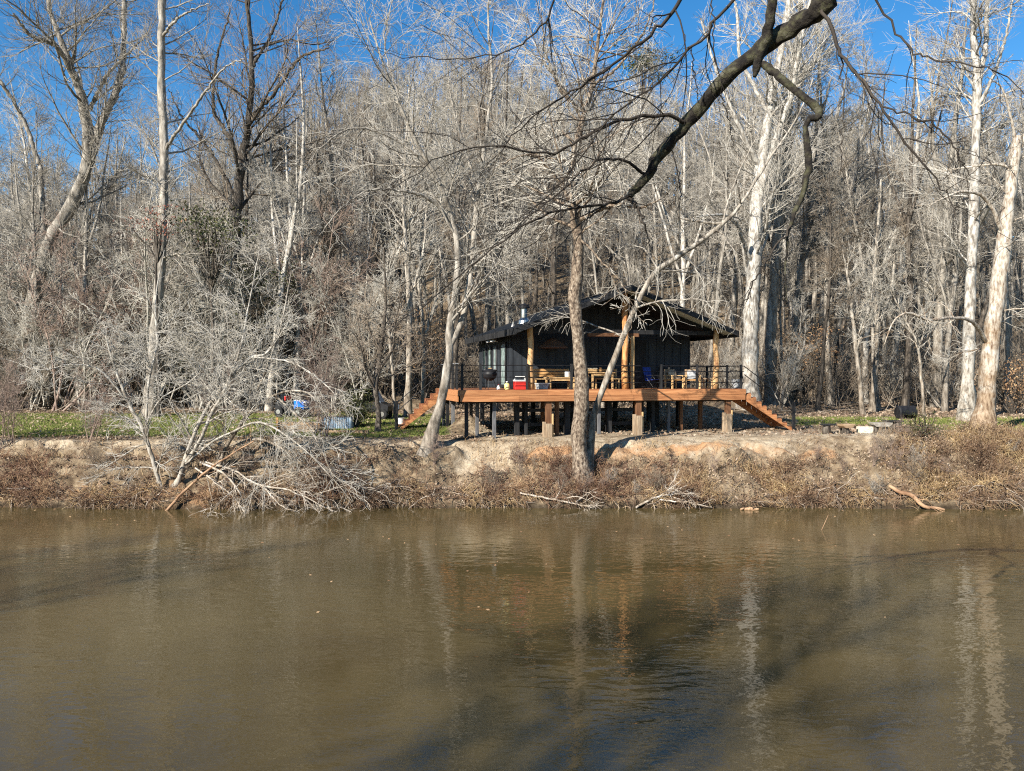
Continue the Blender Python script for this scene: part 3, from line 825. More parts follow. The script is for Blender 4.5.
# two dark bins / grills on left deck
c = on_deck('deck_grill', 'black covered kettle grill beside the left side wall', 'grill', 490, 1.5)
MB().lathe([(.08, .35), (.26, .48), (.30, .62), (.30, .66), (.24, .80), (.06, .86)]).build('bowl', 'blackmetal', c, smooth=True)
for q in range(3): MB().tube([(.15 * math.cos(q * 2.1), .15 * math.sin(q * 2.1), .42), (.28 * math.cos(q * 2.1), .28 * math.sin(q * 2.1), 0)], .015, 6).build('leg', 'blackmetal', c)
MB().box(-.06, .06, -.02, .02, .865, .90).build('handle', 'pine', c)


def table(px, v, w, d_, label, hh=.75):
    t = on_deck('wooden_table', label, 'table', px, v)
    tp = MB()
    for q in range(5): tp.box(-w / 2, w / 2, -d_ / 2 + q * d_ / 5, -d_ / 2 + (q + 1) * d_ / 5 - .012, hh - .04, hh)
    tp.build('tabletop', 'pine', t)
    for a in (-1, 1):
        for bb in (-1, 1):
            MB().box(a * (w / 2 - .1) - .035, a * (w / 2 - .1) + .035, bb * (d_ / 2 - .08) - .035, bb * (d_ / 2 - .08) + .035, 0, hh - .042).build('leg', 'pine', t)
    MB().box(-w / 2 + .15, w / 2 - .15, -d_ / 2 + .05, -d_ / 2 + .08, hh - .14, hh - .045).build('apron', 'pine', t)
    return t


def bench(px, v, w, label, back=.52):
    t = on_deck('wooden_bench', label, 'bench', px, v)
    MB().box(-w / 2, w / 2, -.22, .22, .41, .45).build('seat', 'pine', t)
    bk = MB()
    for q in range(3): bk.box(-w / 2, w / 2, .19, .22, .50 + q * .13, .61 + q * .13)
    bk.build('backrest', 'orangewood', t)
    for a in (-1, 1):
        MB().box(a * (w / 2 - .06) - .03, a * (w / 2 - .06) + .03, -.20, -.14, 0, .408).build('leg', 'pine', t)
        MB().box(a * (w / 2 - .06) - .03, a * (w / 2 - .06) + .03, .14, .188, 0, .86).build('leg', 'pine', t)
    return t


bench(552, 2.0, 1.7, 'long pale wooden bench with slatted back between the left log post and vine covered trunk')
table(560, 1.1, 1.25, .7, 'pale wooden deck table carrying a white pot left of the vine covered trunk', .50)
table(600, 1.1, 1.1, .75, 'wooden deck table with small boxes on it right of the vine covered trunk', .72)
bench(606, 2.1, 1.2, 'short wooden bench behind the table right of the vine covered trunk')
c = thing('pot', 'white pot standing on the pale wooden deck table', 'pot', LW(Upx(567.5, 1.1), 1.1, ZD + .502), YAW)
MB().lathe([(.09, 0), (.12, .03), (.12, .20), (.13, .21)]).build('body', 'white', c, smooth=True)
MB().lathe([(.125, .213), (.10, .25), (.02, .27)]).build('lid', 'grey_cloth', c)
c = thing('box', 'pale wooden box on the table right of the vine covered trunk', 'box', LW(Upx(592, 1.1), 1.1, ZD + .722), YAW)
MB().box(-.19, .19, -.12, .12, 0, .15).build('body', 'pine', c, bevel=.01); MB().box(-.20, .20, -.13, .13, .153, .175).build('lid', 'cream', c)
c = thing('jar', 'amber jar on the table right of the pale wooden box', 'jar', LW(Upx(600.5, 1.1), 1.1, ZD + .722), YAW)
MB().lathe([(.06, 0), (.07, .02), (.07, .14), (.05, .17)]).build('body', 'orangewood', c, smooth=True); MB().lathe([(.055, .173), (.055, .2)]).build('lid', 'brown_post', c)
c = on_deck('storage_tub', 'low pale grey plastic tub under the left deck table', 'tub', 542, .9)
MB().extrude([(-.22, 0), (.22, 0), (.26, .22), (-.26, .22)], 'y', -.15, .15).build('body', 'grey_cloth', c, bevel=.01)
MB().box(-.275, .275, -.17, .17, .223, .25).build('lid', 'white', c)


def armchair(px, v, rz, label, cush, tilt=0):
    t = on_deck('armchair', label, 'chair', px, v, rz, 'wooden armchairs on the right half of the deck')
    MB().box(-.30, .30, -.26, .26, .36, .41).build('seat', 'orangewood', t)
    rot = Matrix.Rotation(math.radians(-14), 3, 'X')
    bk = MB()
    for q in range(4): bk.box(-.28 + q * .145, -.28 + q * .145 + .125, .24, .275, .40, .86, rot)
    bk.build('backrest', 'oldwood', t)
    for a in (-1, 1):
        MB().box(a * .30 - .03, a * .30 + .03, -.28, -.22, 0, .56).build('leg', 'pine', t)
        MB().box(a * .30 - .03, a * .30 + .03, .20, .26, 0, .56).build('leg', 'pine', t)
        MB().box(a * .30 - .05, a * .30 + .05, -.30, .28, .563, .59).build('armrest', 'pine', t)
    q = MB().box(-.25, .25, -.2, .22, .412, .50).build('cushion', cush, t, bevel=.04)
    q = MB().box(-.2, .2, .05, .20, .50, .80, rot).build('pillow', cush, t, bevel=.05)
    return t


armchair(674, .75, .25, 'wooden armchair with tan cushions right of the blue folding chair', 'tan_cloth')
armchair(692, .85, -.35, 'wooden armchair with pale flat cushion left of the middle right rail post', 'grey_cloth')
c = on_deck('side_table', 'low wooden side table left of the right log post', 'table', 706, .9)
MB().box(-.22, .22, -.2, .2, .42, .46).build('tabletop', 'oldwood', c)
for a in (-1, 1):
    for bb in (-1, 1): MB().box(a * .18 - .025, a * .18 + .025, bb * .16 - .025, bb * .16 + .025, 0, .418).build('leg', 'pine', c)


def folding(px, v, rz, label, mat):
    t = on_deck('folding_chair', label, 'chair', px, v, rz, 'folding camp chairs on the deck')
    MB().add([(-.26, -.24, .42), (.26, -.24, .42), (.24, .22, .36), (-.24, .22, .36), (-.26, -.24, .40), (.26, -.24, .40), (.24, .22, .34), (-.24, .22, .34)], [(0, 1, 2, 3), (7, 6, 5, 4), (0, 4, 5, 1), (1, 5, 6, 2), (2, 6, 7, 3), (3, 7, 4, 0)]).build('seat', mat, t)
    MB().add([(-.24, .22, .36), (.24, .22, .36), (.27, .36, .95), (-.27, .36, .95), (-.24, .24, .36), (.24, .24, .36), (.27, .38, .95), (-.27, .38, .95)], [(0, 1, 2, 3), (7, 6, 5, 4), (0, 4, 5, 1), (1, 5, 6, 2), (2, 6, 7, 3), (3, 7, 4, 0)]).build('backrest', mat, t)
    for a in (-1, 1):
        MB().tube([(a * .28, -.28, 0), (a * .26, .24, .58)], .014, 6).build('leg', 'blackmetal', t)
        MB().tube([(a * .28, .30, 0), (a * .27, -.22, .58)], .014, 6).build('leg', 'blackmetal', t)
        MB().box(a * .28 - .03, a * .28 + .03, -.26, .26, .58, .60).build('armrest', 'blackmetal', t)
    return t


folding(653, 1.0, .5, 'blue fabric folding chair behind the deck railing', 'navy')
folding(664, 1.6, -.4, 'black fabric folding chair just right of the blue folding chair', 'rubber')
c = on_deck('hoop', 'thin dark hoop leaning on the railing at the right end of the deck', 'hoop', 735, .3)
MB().tube([(.40 * math.cos(q * PI / 14), .10 * math.sin(q * PI / 14), .42 + .40 * math.sin(q * PI / 14)) for q in range(29)], .016, 6, cap=False).build('ring', 'blackmetal', c)
for q in (0, PI / 3, 2 * PI / 3):
    MB().tube([(.4 * math.cos(q), .1 * math.sin(q), .42 + .4 * math.sin(q)), (-.4 * math.cos(q), -.1 * math.sin(q), .42 - .4 * math.sin(q))], .008, 5).build('spoke', 'blackmetal', c)
c = on_deck('bucket', 'grey metal bucket at the right end of the deck behind the hoop', 'bucket', 736, .7)
MB().lathe([(.15, 0), (.22, .40), (.23, .42)]).build('body', 'grey_cloth', c); MB().tube([(-.22, 0, .4), (-.15, 0, .56), (.15, 0, .56), (.22, 0, .4)], .01, 6).build('handle', 'blackmetal', c)

# ------------------------------------------------------------------ things in the yard


def yard(name, label, cat, px, D, rz=0, group=None, dz=0):
    x = (px - 512) * D / F
    return thing(name, label, cat, (x, D, gz(x, D) + dz), rz, group)


c = yard('paint_bucket', 'white bucket on the grass at the foot of the left stairs', 'bucket', 400.5, 37.6)
MB().lathe([(.15, 0), (.17, .34), (.185, .345), (.185, .36)]).build('body', 'white', c)
MB().tube([(-.17, 0, .33), (-.12, -.05, .20), (.12, -.05, .20), (.17, 0, .33)], .008, 5).build('handle', 'blackmetal', c)
c = yard('lantern', 'small pale blue lantern on a thin stake left of the left stair post', 'lantern', 397.5, 38)
MB().tube([(0, 0, -.1), (0, 0, .72)], .015, 6).build('stake', 'blackmetal', c)
MB().lathe([(.07, .72), (.08, .75), (.08, .92), (.03, .98)]).build('lamp', 'galv', c)

# corrugated raised bed
c = yard('metal_planter', 'blue grey corrugated metal raised bed beside the evergreen bush', 'planter', 337, 36.6, .05)
pts = []
wv, dv = .70, .32
for q in range(57):
    x = -wv + 2 * wv * q / 56; pts.append((x, -dv + .018 * math.cos(q * PI / 2)))
for q in range(1, 25):
    y = -dv + 2 * dv * q / 24; pts.append((wv + .018 * math.cos(q * PI / 2), y))
for q in range(1, 57): pts.append((wv - 2 * wv * q / 56, dv + .018 * math.cos(q * PI / 2)))
for q in range(1, 24): pts.append((-wv + .018 * math.cos(q * PI / 2), dv - 2 * dv * q / 24))
n = len(pts)
mb = MB().add([(x, y, -.1) for x, y in pts] + [(x, y, .52) for x, y in pts], [(i, (i + 1) % n, n + (i + 1) % n, n + i) for i in range(n)])
mb.build('panel', 'galv', c)
MB().box(-wv + .03, wv - .03, -dv + .03, dv - .03, .2, .46).build('soil', 'soil', c)
mb = MB(); mb.box(-wv - .03, wv + .03, -dv - .03, -dv + .025, .522, .545); mb.box(-wv - .03, wv + .03, dv - .025, dv + .03, .522, .545); mb.build('rim', 'blackwood', c)
c = yard('garden_bed', 'long weathered wooden raised bed with orange end posts left of the metal planter', 'planter', 300, 35.2, .08)
mb = MB()
for q in range(3): mb.box(-.85, .85, -.4, -.36, q * .15 - .05, q * .15 + .085); mb.box(-.85, .85, .36, .4, q * .15 - .05, q * .15 + .085)
mb.build('side_board', 'oldwood', c)
for a in (-1, 1):
    MB().box(a * .9 - .05, a * .9 + .05, -.46, -.405, -.1, .62).build('post', 'orangewood', c); MB().box(a * .87 - .02, a * .87 + .02, -.35, .35, -.05, .40).build('end_board', 'orangewood', c)
MB().box(-.84, .84, -.35, .35, .1, .33).build('soil', 'soil', c)
c = yard('path_edging', 'flat weathered timber lying along the lawn in front of the metal planter', 'timber', 345, 34.6, .02)
MB().box(-1.0, 1.0, -.08, .08, -.03, .11).build('timber', 'oldwood', c, bevel=.02)


def wheel(mb_parent, x, y, r, w, hub='steel'):
    o = MB().tube([(x, y - w / 2, r), (x, y - w * .35, r), (x, y + w * .35, r), (x, y + w / 2, r)], [r * .86, r, r, r * .86], 18).build('wheel', 'rubber', mb_parent)
    MB().tube([(x, y - w / 2 - .012, r), (x, y + w / 2 + .012, r)], r * .45, 12).build('rim', hub, o)


# blue utility vehicle and black buggy parked under the trees
c = yard('utility_vehicle', 'small vehicle with bright blue bonnet half hidden by bare brush behind the garden beds', 'vehicle', 293, 43.5, -.25)
c.scale = (.85, .85, .95)
body = [(-.95, .42), (.95, .42), (1.0, .62), (.92, .88), (.35, .95), (.25, .78), (-.35, .78), (-.45, .95), (-.95, .92), (-1.0, .6)]
MB().extrude([(-.95, .40), (.28, .40), (.28, .74), (-.35, .76), (-.45, .90), (-.95, .86), (-1.0, .6)], 'y', -.5, .5).build('body', 'blackmetal', c, bevel=.04)
MB().extrude([(.285, .42), (.95, .42), (1.02, .60), (.95, .84), (.70, .93), (.32, .97), (.285, .95)], 'y', -.42, .42).build('bonnet', 'blue', c, bevel=.10)
MB().box(-.75, .75, -.42, .42, .28, .42).build('chassis', 'blackmetal', c)
MB().box(-.35, .25, -.36, .36, .79, .92).build('seat', 'rubber', c, bevel=.04)
MB().box(-.42, -.32, -.36, .36, .93, 1.18).build('seat_back', 'red', c, bevel=.03)
MB().tube([(.38, 0, .93), (.22, 0, 1.15)], .02).build('steering_column', 'blackmetal', c)
for x in (-.68, .68):
    for y in (-.55, .55): wheel(c, x, y, .30, .22)
for y in (-.35, .35): MB().lathe([(.02, .80), (.07, .82), (.07, .86), (.02, .88)], (1.0, y)).build('headlight', 'white', c)
c = yard('globe_lamp', 'white round globe lamp on a thin stake behind the metal planter', 'lamp', 322.5, 41, 0)
MB().tube([(0, 0, -.1), (0, 0, .95)], .02, 6).build('stake', 'blackmetal', c)
MB().lathe([(.02, .95), (.13, 1.0), (.18, 1.12), (.13, 1.25), (.02, 1.3)], k=16).build('globe', 'white', c, smooth=True)
c = yard('black_buggy', 'black buggy with slanted windshield parked behind the evergreen bush', 'vehicle', 371, 41.5, -.1)
MB().extrude([(-1.05, .38), (1.02, .38), (1.05, .70), (.62, .86), (.25, .90), (.15, .66), (-.35, .66), (-.45, 1.0), (-1.05, 1.0)], 'y', -.5, .5).build('body', 'blackmetal', c, bevel=.04)
MB().box(-.3, .15, -.42, .42, .665, .80).build('seat', 'rubber', c, bevel=.03)
MB().add([(.62, -.45, .88), (.62, .45, .88), (.30, .45, 1.42), (.30, -.45, 1.42), (.60, -.45, .87), (.60, .45, .87), (.28, .45, 1.41), (.28, -.45, 1.41)], [(0, 1, 2, 3), (7, 6, 5, 4), (0, 4, 5, 1), (1, 5, 6, 2), (2, 6, 7, 3), (3, 7, 4, 0)]).build('windshield', 'galv', c)
MB().box(-1.0, .32, -.5, .5, 1.5, 1.56).build('canopy', 'blackmetal', c, bevel=.02)
for x in (-.95, .25):
    for y in (-.46, .46): MB().tube([(x, y, .9), (x, y, 1.5)], .025, 6).build('canopy_post', 'blackmetal', c)
for x in (-.72, .72):
    for y in (-.5, .5): wheel(c, x, y, .28, .2)
c = yard('bird_feeder', 'small weathered wooden feeder on a short post right of the slender forked tree', 'feeder', 386, 42, .2)
MB().tube([(0, 0, -.1), (0, 0, .55)], .035, 6).build('post', 'oldwood', c); MB().box(-.2, .2, -.15, .15, .55, .60).build('tray', 'oldwood', c)
MB().extrude([(-.24, .72), (.24, .72), (0, .86)], 'y', -.18, .18).build('roof', 'oldwood', c); MB().box(-.12, .12, -.09, .09, .60, .72).build('hopper', 'oldwood', c)

# fire circle furniture, right


def slab_bench(px, D, w, label, topmat='oldwood', legs='bark_dark', hh=.36, rz=0, dome=False):
    t = yard('slab_bench', label, 'bench', px, D, rz, 'low benches around the fire circle', dz=.07)
    if dome:
        MB().extrude([(-w / 2, hh), (w / 2, hh), (w / 2 - .05, hh - .09), (w / 2 - .16, hh - .17), (-w / 2 + .16, hh - .17), (-w / 2 + .05, hh - .09)], 'y', -.22, .22).build('seat', topmat, t, bevel=.02)
        for a in (-1, 1): MB().lathe([(.10, -.1), (.11, .0), (.09, hh - .172)], (a * (w / 2 - .25), 0), 9).build('leg', 'bark_dark', t)
    else:
        MB().box(-w / 2, w / 2, -.2, .2, hh - .07, hh).build('seat', topmat, t, bevel=.015)
        for a in (-1, 1): MB().lathe([(.17, -.1), (.19, .05), (.16, hh - .075)], (a * (w / 2 - .22), 0), 9).build('leg', legs, t)
    return t


slab_bench(836, 33.8, 1.2, 'low bench with dark plank seat left of the cream block', 'blackwood')
slab_bench(846, 33.4, .62, 'half log bench in front of the dark plank bench', 'oldwood', dome=True, rz=.3)
slab_bench(881, 33.6, .85, 'half log bench between the cream block and the black smoker', 'stone', hh=.40, dome=True)
slab_bench(893, 35.2, .8, 'low bench with dark plank seat behind the black smoker', 'blackwood', hh=.42)
c = yard('cream_block', 'square cream coloured block standing on the bare ground by the fire circle', 'block', 865, 33.6, .05)
MB().box(-.27, .27, -.2, .2, -.03, .30).build('block', 'cream', c, bevel=.015)
c = yard('smoker_grill', 'black barrel smoker grill on thin legs at the right of the fire circle', 'grill', 906, 32.9, .1)
MB().tube([(-.38, 0, .88), (-.34, 0, .88), (.34, 0, .88), (.38, 0, .88)], [.22, .27, .27, .22], 18).build('barrel', 'blackmetal', c)
MB().tube([(.05, -.1, 1.1), (.05, -.1, 1.4)], .04, 8).build('chimney', 'blackmetal', c)
MB().box(-.34, .34, -.44, -.25, .80, .825).build('side_shelf', 'blackmetal', c)
for x in (-.3, .3):
    for y in (-.18, .18): MB().tube([(x, y, .72), (x * 1.1, y * 1.2, 0)], .016, 6).build('leg', 'blackmetal', c)
MB().box(-.32, .32, -.18, .18, .25, .27).build('lower_shelf', 'blackmetal', c)

# ------------------------------------------------------------------ trees
def leaves_mesh(name, rng, centres, spread, size, n, droop=0):
    c = centres[rng.randint(0, len(centres), n)] + rng.normal(0, 1, (n, 3)) * spread
    a = unit(rng.normal(0, 1, (n, 3))); b2 = unit(np.cross(a, rng.normal(0, 1, (n, 3))))
    s = size * rng.uniform(.5, 1.2, (n, 1))
    V = np.stack([c - a * s, c + b2 * s * .45, c + a * s, c - b2 * s * .45], 1)
    return np_mesh(name, V, np.arange(n * 4).reshape(-1, 4))


def tree_thing(name, label, trunk, crown, tm, cm, base, group=None, cat='tree'):
    """world-space groups are moved so that the Empty sits at the foot"""
    base = np.asarray(base, float)
    t = thing(name, label, cat, tuple(base), 0, group)
    sh = lambda G: [(P - base, R, k) for P, R, k in G]
    link('trunk', tube_mesh(name + '_trunk', sh(trunk)), M[tm], t)
    if crown: link('crown', tube_mesh(name + '_crown', sh(crown)), M[cm], t)
    return t


def sub(rng, P, R, n1, n2, n3, a1={}, a2={}, a3={}):
    """three finer generations from limbs"""
    out = []
    A = dict(t0=.1, ang=48, lr=.46, shape=.45, rr=.5, nseg=8, wander=.13, trop=.05, tip=.008, thick=.012); A.update(a1)
    P1, R1 = spawn(rng, P, R, n1, **A)
    A = dict(t0=.12, ang=42, lr=.55, shape=.35, rr=.55, nseg=6, wander=.14, trop=.04, tip=.006, thick=.009); A.update(a2)
    P2, R2 = spawn(rng, P1, R1, n2, **A)
    A = dict(t0=.08, ang=38, lr=.60, shape=.3, rr=.6, nseg=4, wander=.14, trop=.03, tip=.005, thick=.008); A.update(a3)
    P3, R3 = spawn(rng, P2, R2, n3, **A)
    return [(P1, R1, 5), (P2, R2, 4), (P3, R3, 3)]


def stack(*ls):
    return np.concatenate([l[0] for l in ls]), np.concatenate([l[1] for l in ls])


# --- far trees: one of each habit, then copies
def make_habit(seed, h, r, n1, n2, n3, t0=.4, lr=.30, ang=48, lean=.04, fork=False, wander=.05, tm='bark_grey', cm='twig_grey', tip=.008, n4=0):
    rng = np.random.RandomState(seed)
    P, R = grow(rng, np.zeros((1, 3)), np.array([[rng.normal(0, lean), rng.normal(0, lean), 1.]]), np.array([h]), np.array([r]), .02, 14, wander, .06)
    R[0, 0] *= 1.35
    P[:, :, 2] -= .3
    big = [(P, R, 7)]
    if fork:
        P1, R1 = spawn(rng, P, R, 3, t0=.3, t1=.55, ang=26, asd=6, lr=.62, shape=.1, rr=.72, nseg=10, wander=.07, trop=.08, tip=.015, rmax=r)
        big.append((P1, R1, 6)); PP = np.concatenate([P[:, ::1][:, :11], P1]); RR = np.concatenate([R[:, :11], R1])
    else: PP, RR = P, R
    A = dict(t0=t0, ang=ang, asd=12, lr=lr, shape=.62, rr=.48, nseg=8, wander=.16, trop=.045, tip=.012)
    L1, r1 = spawn(rng, PP, RR, n1, **A)
    big.append((L1, r1, 4))
    L2, r2 = spawn(rng, L1, r1, n2, t0=.12, ang=46, lr=.46, shape=.4, rr=.6, nseg=5, wander=.2, trop=.02, tip=tip)
    L3, r3 = spawn(rng, L2, r2, n3, t0=.1, ang=42, lr=.55, shape=.35, rr=.65, nseg=3, wander=.2, trop=.02, tip=tip * .8)
    cr = [(L2, r2, 3), (L3, r3, 3)]
    return tube_mesh('forest_trunk', big), tube_mesh('forest_crown', cr, False), tm, cm


rng = np.random.RandomState(5)
habits = []
for s in range(5): habits.append(make_habit(100 + s, 24, .20, 34, 420, 2600, t0=.42, lr=.24, tm='bark_grey', cm='twig_grey'))
for s in range(3): habits.append(make_habit(200 + s, 22, .28, 30, 480, 3000, t0=.30, lr=.36, fork=True, tm='bark_grey', cm='twig_grey'))
for s in range(2): habits.append(make_habit(300 + s, 21, .22, 30, 420, 2600, t0=.35, lr=.32, fork=s == 0, tm='bark_dark', cm='twig_brown'))
for s in range(2): habits.append(make_habit(400 + s, 25, .26, 28, 420, 2600, t0=.42, lr=.28, fork=s == 1, tm='bark_sycamore', cm='twig_pale'))
NH = len(habits)
ZONES = [(-1, 330, 'behind the left lawn'), (330, 470, 'behind the black buggy and left stairs'), (470, 760, 'behind the cabin'), (760, 2000, 'behind the fire circle')]
KIND = {'bark_grey': 'slender bare grey tree', 'bark_dark': 'dark barked leafless tree', 'bark_sycamore': 'white barked leafless tree'}
placed = []; cnt = 0
tries = 0
while cnt < 290 and tries < 20000:
    tries += 1
    D = 47 + 68 * rng.rand() ** 1.25
    px = rng.uniform(-90, 1114)
    x = (px - 512) * D / F
    if 395 < px < 800 and D < 49: continue
    if any((x - a) ** 2 + (D - bb) ** 2 < (1.5 + D * .008) ** 2 for a, bb in placed): continue
    placed.append((x, D))
    # mostly grey; dark to the left, a few white
    w = rng.rand()
    hi = rng.randint(0, 5) if w < .52 else rng.randint(5, 8) if w < .76 else rng.randint(8, 10) if w < .90 else rng.randint(10, 12)
    tme, cme, tm, cm = habits[hi]
    z = next(z for z in ZONES if z[0] <= px < z[1] or z is ZONES[-1] or (z is ZONES[0] and px < 0))
    o = thing('bare_tree', '%s in the winter forest %s' % (KIND[tm], z[2]), 'tree', (x, D, gz(x, D)), rng.uniform(0, 6.28), '%ss in the forest %s' % (KIND[tm], z[2]))
    s = rng.uniform(.72, 1.15) * (1.0 if px > 330 else .85)
    if rng.rand() < .2: s *= .7
    o.scale = (s * rng.uniform(.85, 1.1),) * 2 + (s,)
    link('trunk', tme, M[tm], o); link('crown', cme, M[cm], o)
    cnt += 1

# --- the wood beyond them: one mass
rng = np.random.RandomState(77)
n = 820
D = rng.uniform(80, 200, n) ; px = rng.uniform(-60, 1084, n); X = (px - 512) * D / F
base = np.stack([X, D, ground_z(X, D) - .3], 1)
hgt = rng.uniform(17, 26, n)
P, R = grow(rng, base, np.array([[0, 0, 1.]]) + rng.normal(0, .05, (n, 3)), hgt, rng.uniform(.12, .3, n), .03, 8, .05, .05)
L1, r1 = spawn(rng, P, R, n * 14, t0=.3, ang=45, lr=.28, shape=.6, rr=.5, nseg=4, wander=.14, trop=.08, tip=.02)
L2, r2 = spawn(rng, L1, r1, n * 200, t0=.1, ang=42, lr=.6, shape=.4, rr=.7, nseg=2, wander=.15, trop=.05, tip=.014)
o = link('far_wood', tube_mesh('far_wood', [(P, R, 5), (L1, r1, 3), (L2, r2, 3)], False), M['twig_grey'])
tag(o, 'hazy mass of leafless grey woodland far behind the forest edge', 'woodland', kind='stuff')

# --- twiggy understorey saplings
def make_sapling(seed, h, stems, n2, n3, cm, spread=.35, tip=.007):
    rng = np.random.RandomState(seed)
    d = rng.normal(0, spread, (stems, 3)); d[:, 2] = 1
    P, R = grow(rng, rng.normal(0, .15, (stems, 3)) * [1, 1, 0], d, h * rng.uniform(.6, 1.05, stems), rng.uniform(.025, .06, stems), .008, 9, .09, .04)
    L1, r1 = spawn(rng, P, R, stems * 16, t0=.15, ang=45, lr=.36, shape=.5, rr=.6, nseg=6, wander=.16, trop=.03, tip=tip)
    L2, r2 = spawn(rng, L1, r1, n2, t0=.1, ang=44, lr=.45, shape=.4, rr=.65, nseg=4, wander=.18, trop=.0, tip=tip)
    L3, r3 = spawn(rng, L2, r2, n3, t0=.1, ang=42, lr=.5, shape=.3, rr=.7, nseg=3, wander=.2, trop=.0, tip=tip * .85)
    return tube_mesh('sapling_stem', [(P, R, 5), (L1, r1, 4)]), tube_mesh('sapling_twig', [(L2, r2, 3), (L3, r3, 3)], False), cm


saps = [make_sapling(500 + s, 8, 5, 600, 2600, ['twig_grey', 'twig_red', 'twig_brown', 'twig_pale', 'twig_red'][s], .3) for s in range(5)]
SN = {'twig_grey': 'grey twiggy sapling clump', 'twig_red': 'reddish twiggy sapling clump', 'twig_brown': 'brown twiggy sapling clump', 'twig_pale': 'pale twiggy sapling clump'}
rng = np.random.RandomState(91)


def put_sap(px, D, s, k, where):
    st, tw, cm = saps[k]
    x = (px - 512) * D / F
    o = thing('sapling', '%s %s' % (SN[cm], where), 'sapling', (x, D, gz(x, D) - .05), rng.uniform(0, 6.28), '%ss %s' % (SN[cm], where))
    o.scale = (s * rng.uniform(.8, 1.25), s * rng.uniform(.8, 1.2), s)
    link('stem', st, M[cm], o); link('twigs', tw, M[cm], o)


for q in range(84):      # tall tangle behind the left lawn
    put_sap(rng.uniform(-60, 365), rng.uniform(46.5, 60), rng.uniform(.8, 1.75), rng.choice([0, 0, 1, 3, 3, 2]), 'in the tangle behind the left lawn')
for q in range(50):
    put_sap(rng.uniform(360, 1080), rng.uniform(49, 62), rng.uniform(.4, .95), rng.choice([0, 2, 2, 3, 0]), 'among the trunks of the forest edge')
for q in range(10):       # between lawn and planters, in front
    put_sap(rng.choice([rng.uniform(-30, 105), rng.uniform(215, 330)]), rng.uniform(31.0, 33.2), rng.uniform(.22, .6), rng.choice([0, 1, 2, 2, 4]), 'on top of the left bank')
for q in range(44):       # small dead shrubs rooted in the bank face
    px_ = rng.uniform(-20, 1050); d_ = float(shore(np.array([(px_ - 512) * 30 / F]))[0])
    put_sap(px_, d_ + rng.uniform(.25, 1.7 if px_ < 880 else 2.8), rng.uniform(.09, .19) * (1.3 if px_ > 880 else 1), rng.choice([0, 1, 2, 2, 4]), 'rooted in the face of the far bank')



# --- named trees
def T(name, label, limbs, sub_args, tm, cm, seed, extra=None, cat='tree', group=None, k=12):
    rng = np.random.RandomState(seed)
    Ls = [limb(rng, pts, r, 44, rough * .5) for pts, r, rough in limbs]
    P, R = stack(*Ls)
    R[0, :5] *= np.array([1.75, 1.45, 1.22, 1.1, 1.04])
    cr = sub(rng, P, R, *sub_args[:3], **(sub_args[3] if len(sub_args) > 3 else {}))
    big = [(P, R, k), cr[0]]
    o = tree_thing(name, label, big, cr[1:], tm, cm, P[0, 0], group, cat)
    return o, P, R, rng, cr


def foot(px, D, sink=.25):
    x = (px - 512) * D / F
    return HZ + (EYE - (gz(x, D) - sink)) * F / D


up = dict(a1=dict(trop=.1, t0=.3, lr=.26), a2=dict(trop=.05))
# big leaning tree far left
D1 = 50
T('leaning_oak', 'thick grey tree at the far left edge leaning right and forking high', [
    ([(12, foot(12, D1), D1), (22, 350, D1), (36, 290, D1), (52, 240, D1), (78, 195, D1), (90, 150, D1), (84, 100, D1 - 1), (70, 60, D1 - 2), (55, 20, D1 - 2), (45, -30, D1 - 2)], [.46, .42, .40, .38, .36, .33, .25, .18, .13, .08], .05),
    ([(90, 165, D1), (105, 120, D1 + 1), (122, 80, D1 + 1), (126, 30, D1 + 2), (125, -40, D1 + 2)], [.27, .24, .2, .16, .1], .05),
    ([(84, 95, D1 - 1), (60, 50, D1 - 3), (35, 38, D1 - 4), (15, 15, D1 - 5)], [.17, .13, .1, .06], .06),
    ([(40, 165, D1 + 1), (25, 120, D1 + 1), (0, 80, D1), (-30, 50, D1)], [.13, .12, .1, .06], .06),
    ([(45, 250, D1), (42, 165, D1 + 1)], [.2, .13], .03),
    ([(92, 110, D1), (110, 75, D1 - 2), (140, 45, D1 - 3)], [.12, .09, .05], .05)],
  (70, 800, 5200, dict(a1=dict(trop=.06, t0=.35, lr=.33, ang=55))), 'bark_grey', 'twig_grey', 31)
D2 = 44
T('tall_poplar', 'tall straight pale grey tree rising out of the left brush into the sky', [
    ([(150, foot(150, D2), D2), (153, 360, D2), (158, 310, D2), (163, 240, D2), (165, 170, D2), (163, 80, D2), (164, 0, D2), (165, -70, D2)], [0.317, 0.299, 0.273, 0.246, 0.229, 0.211, 0.194, 0.158], .03),
    ([(166, 150, D2), (180, 130, D2 - 1), (205, 95, D2 - 2), (225, 70, D2 - 3), (245, 60, D2 - 4)], [0.088, 0.079, 0.062, 0.044, 0.026], .05),
    ([(163, 40, D2), (180, 20, D2 - 1), (210, 5, D2 - 1)], [0.079, 0.062, 0.026], .05)],
  (46, 420, 2400, dict(a1=dict(trop=.06, t0=.35, lr=.20, ang=60))), 'bark_grey', 'twig_grey', 32)
D3 = 49
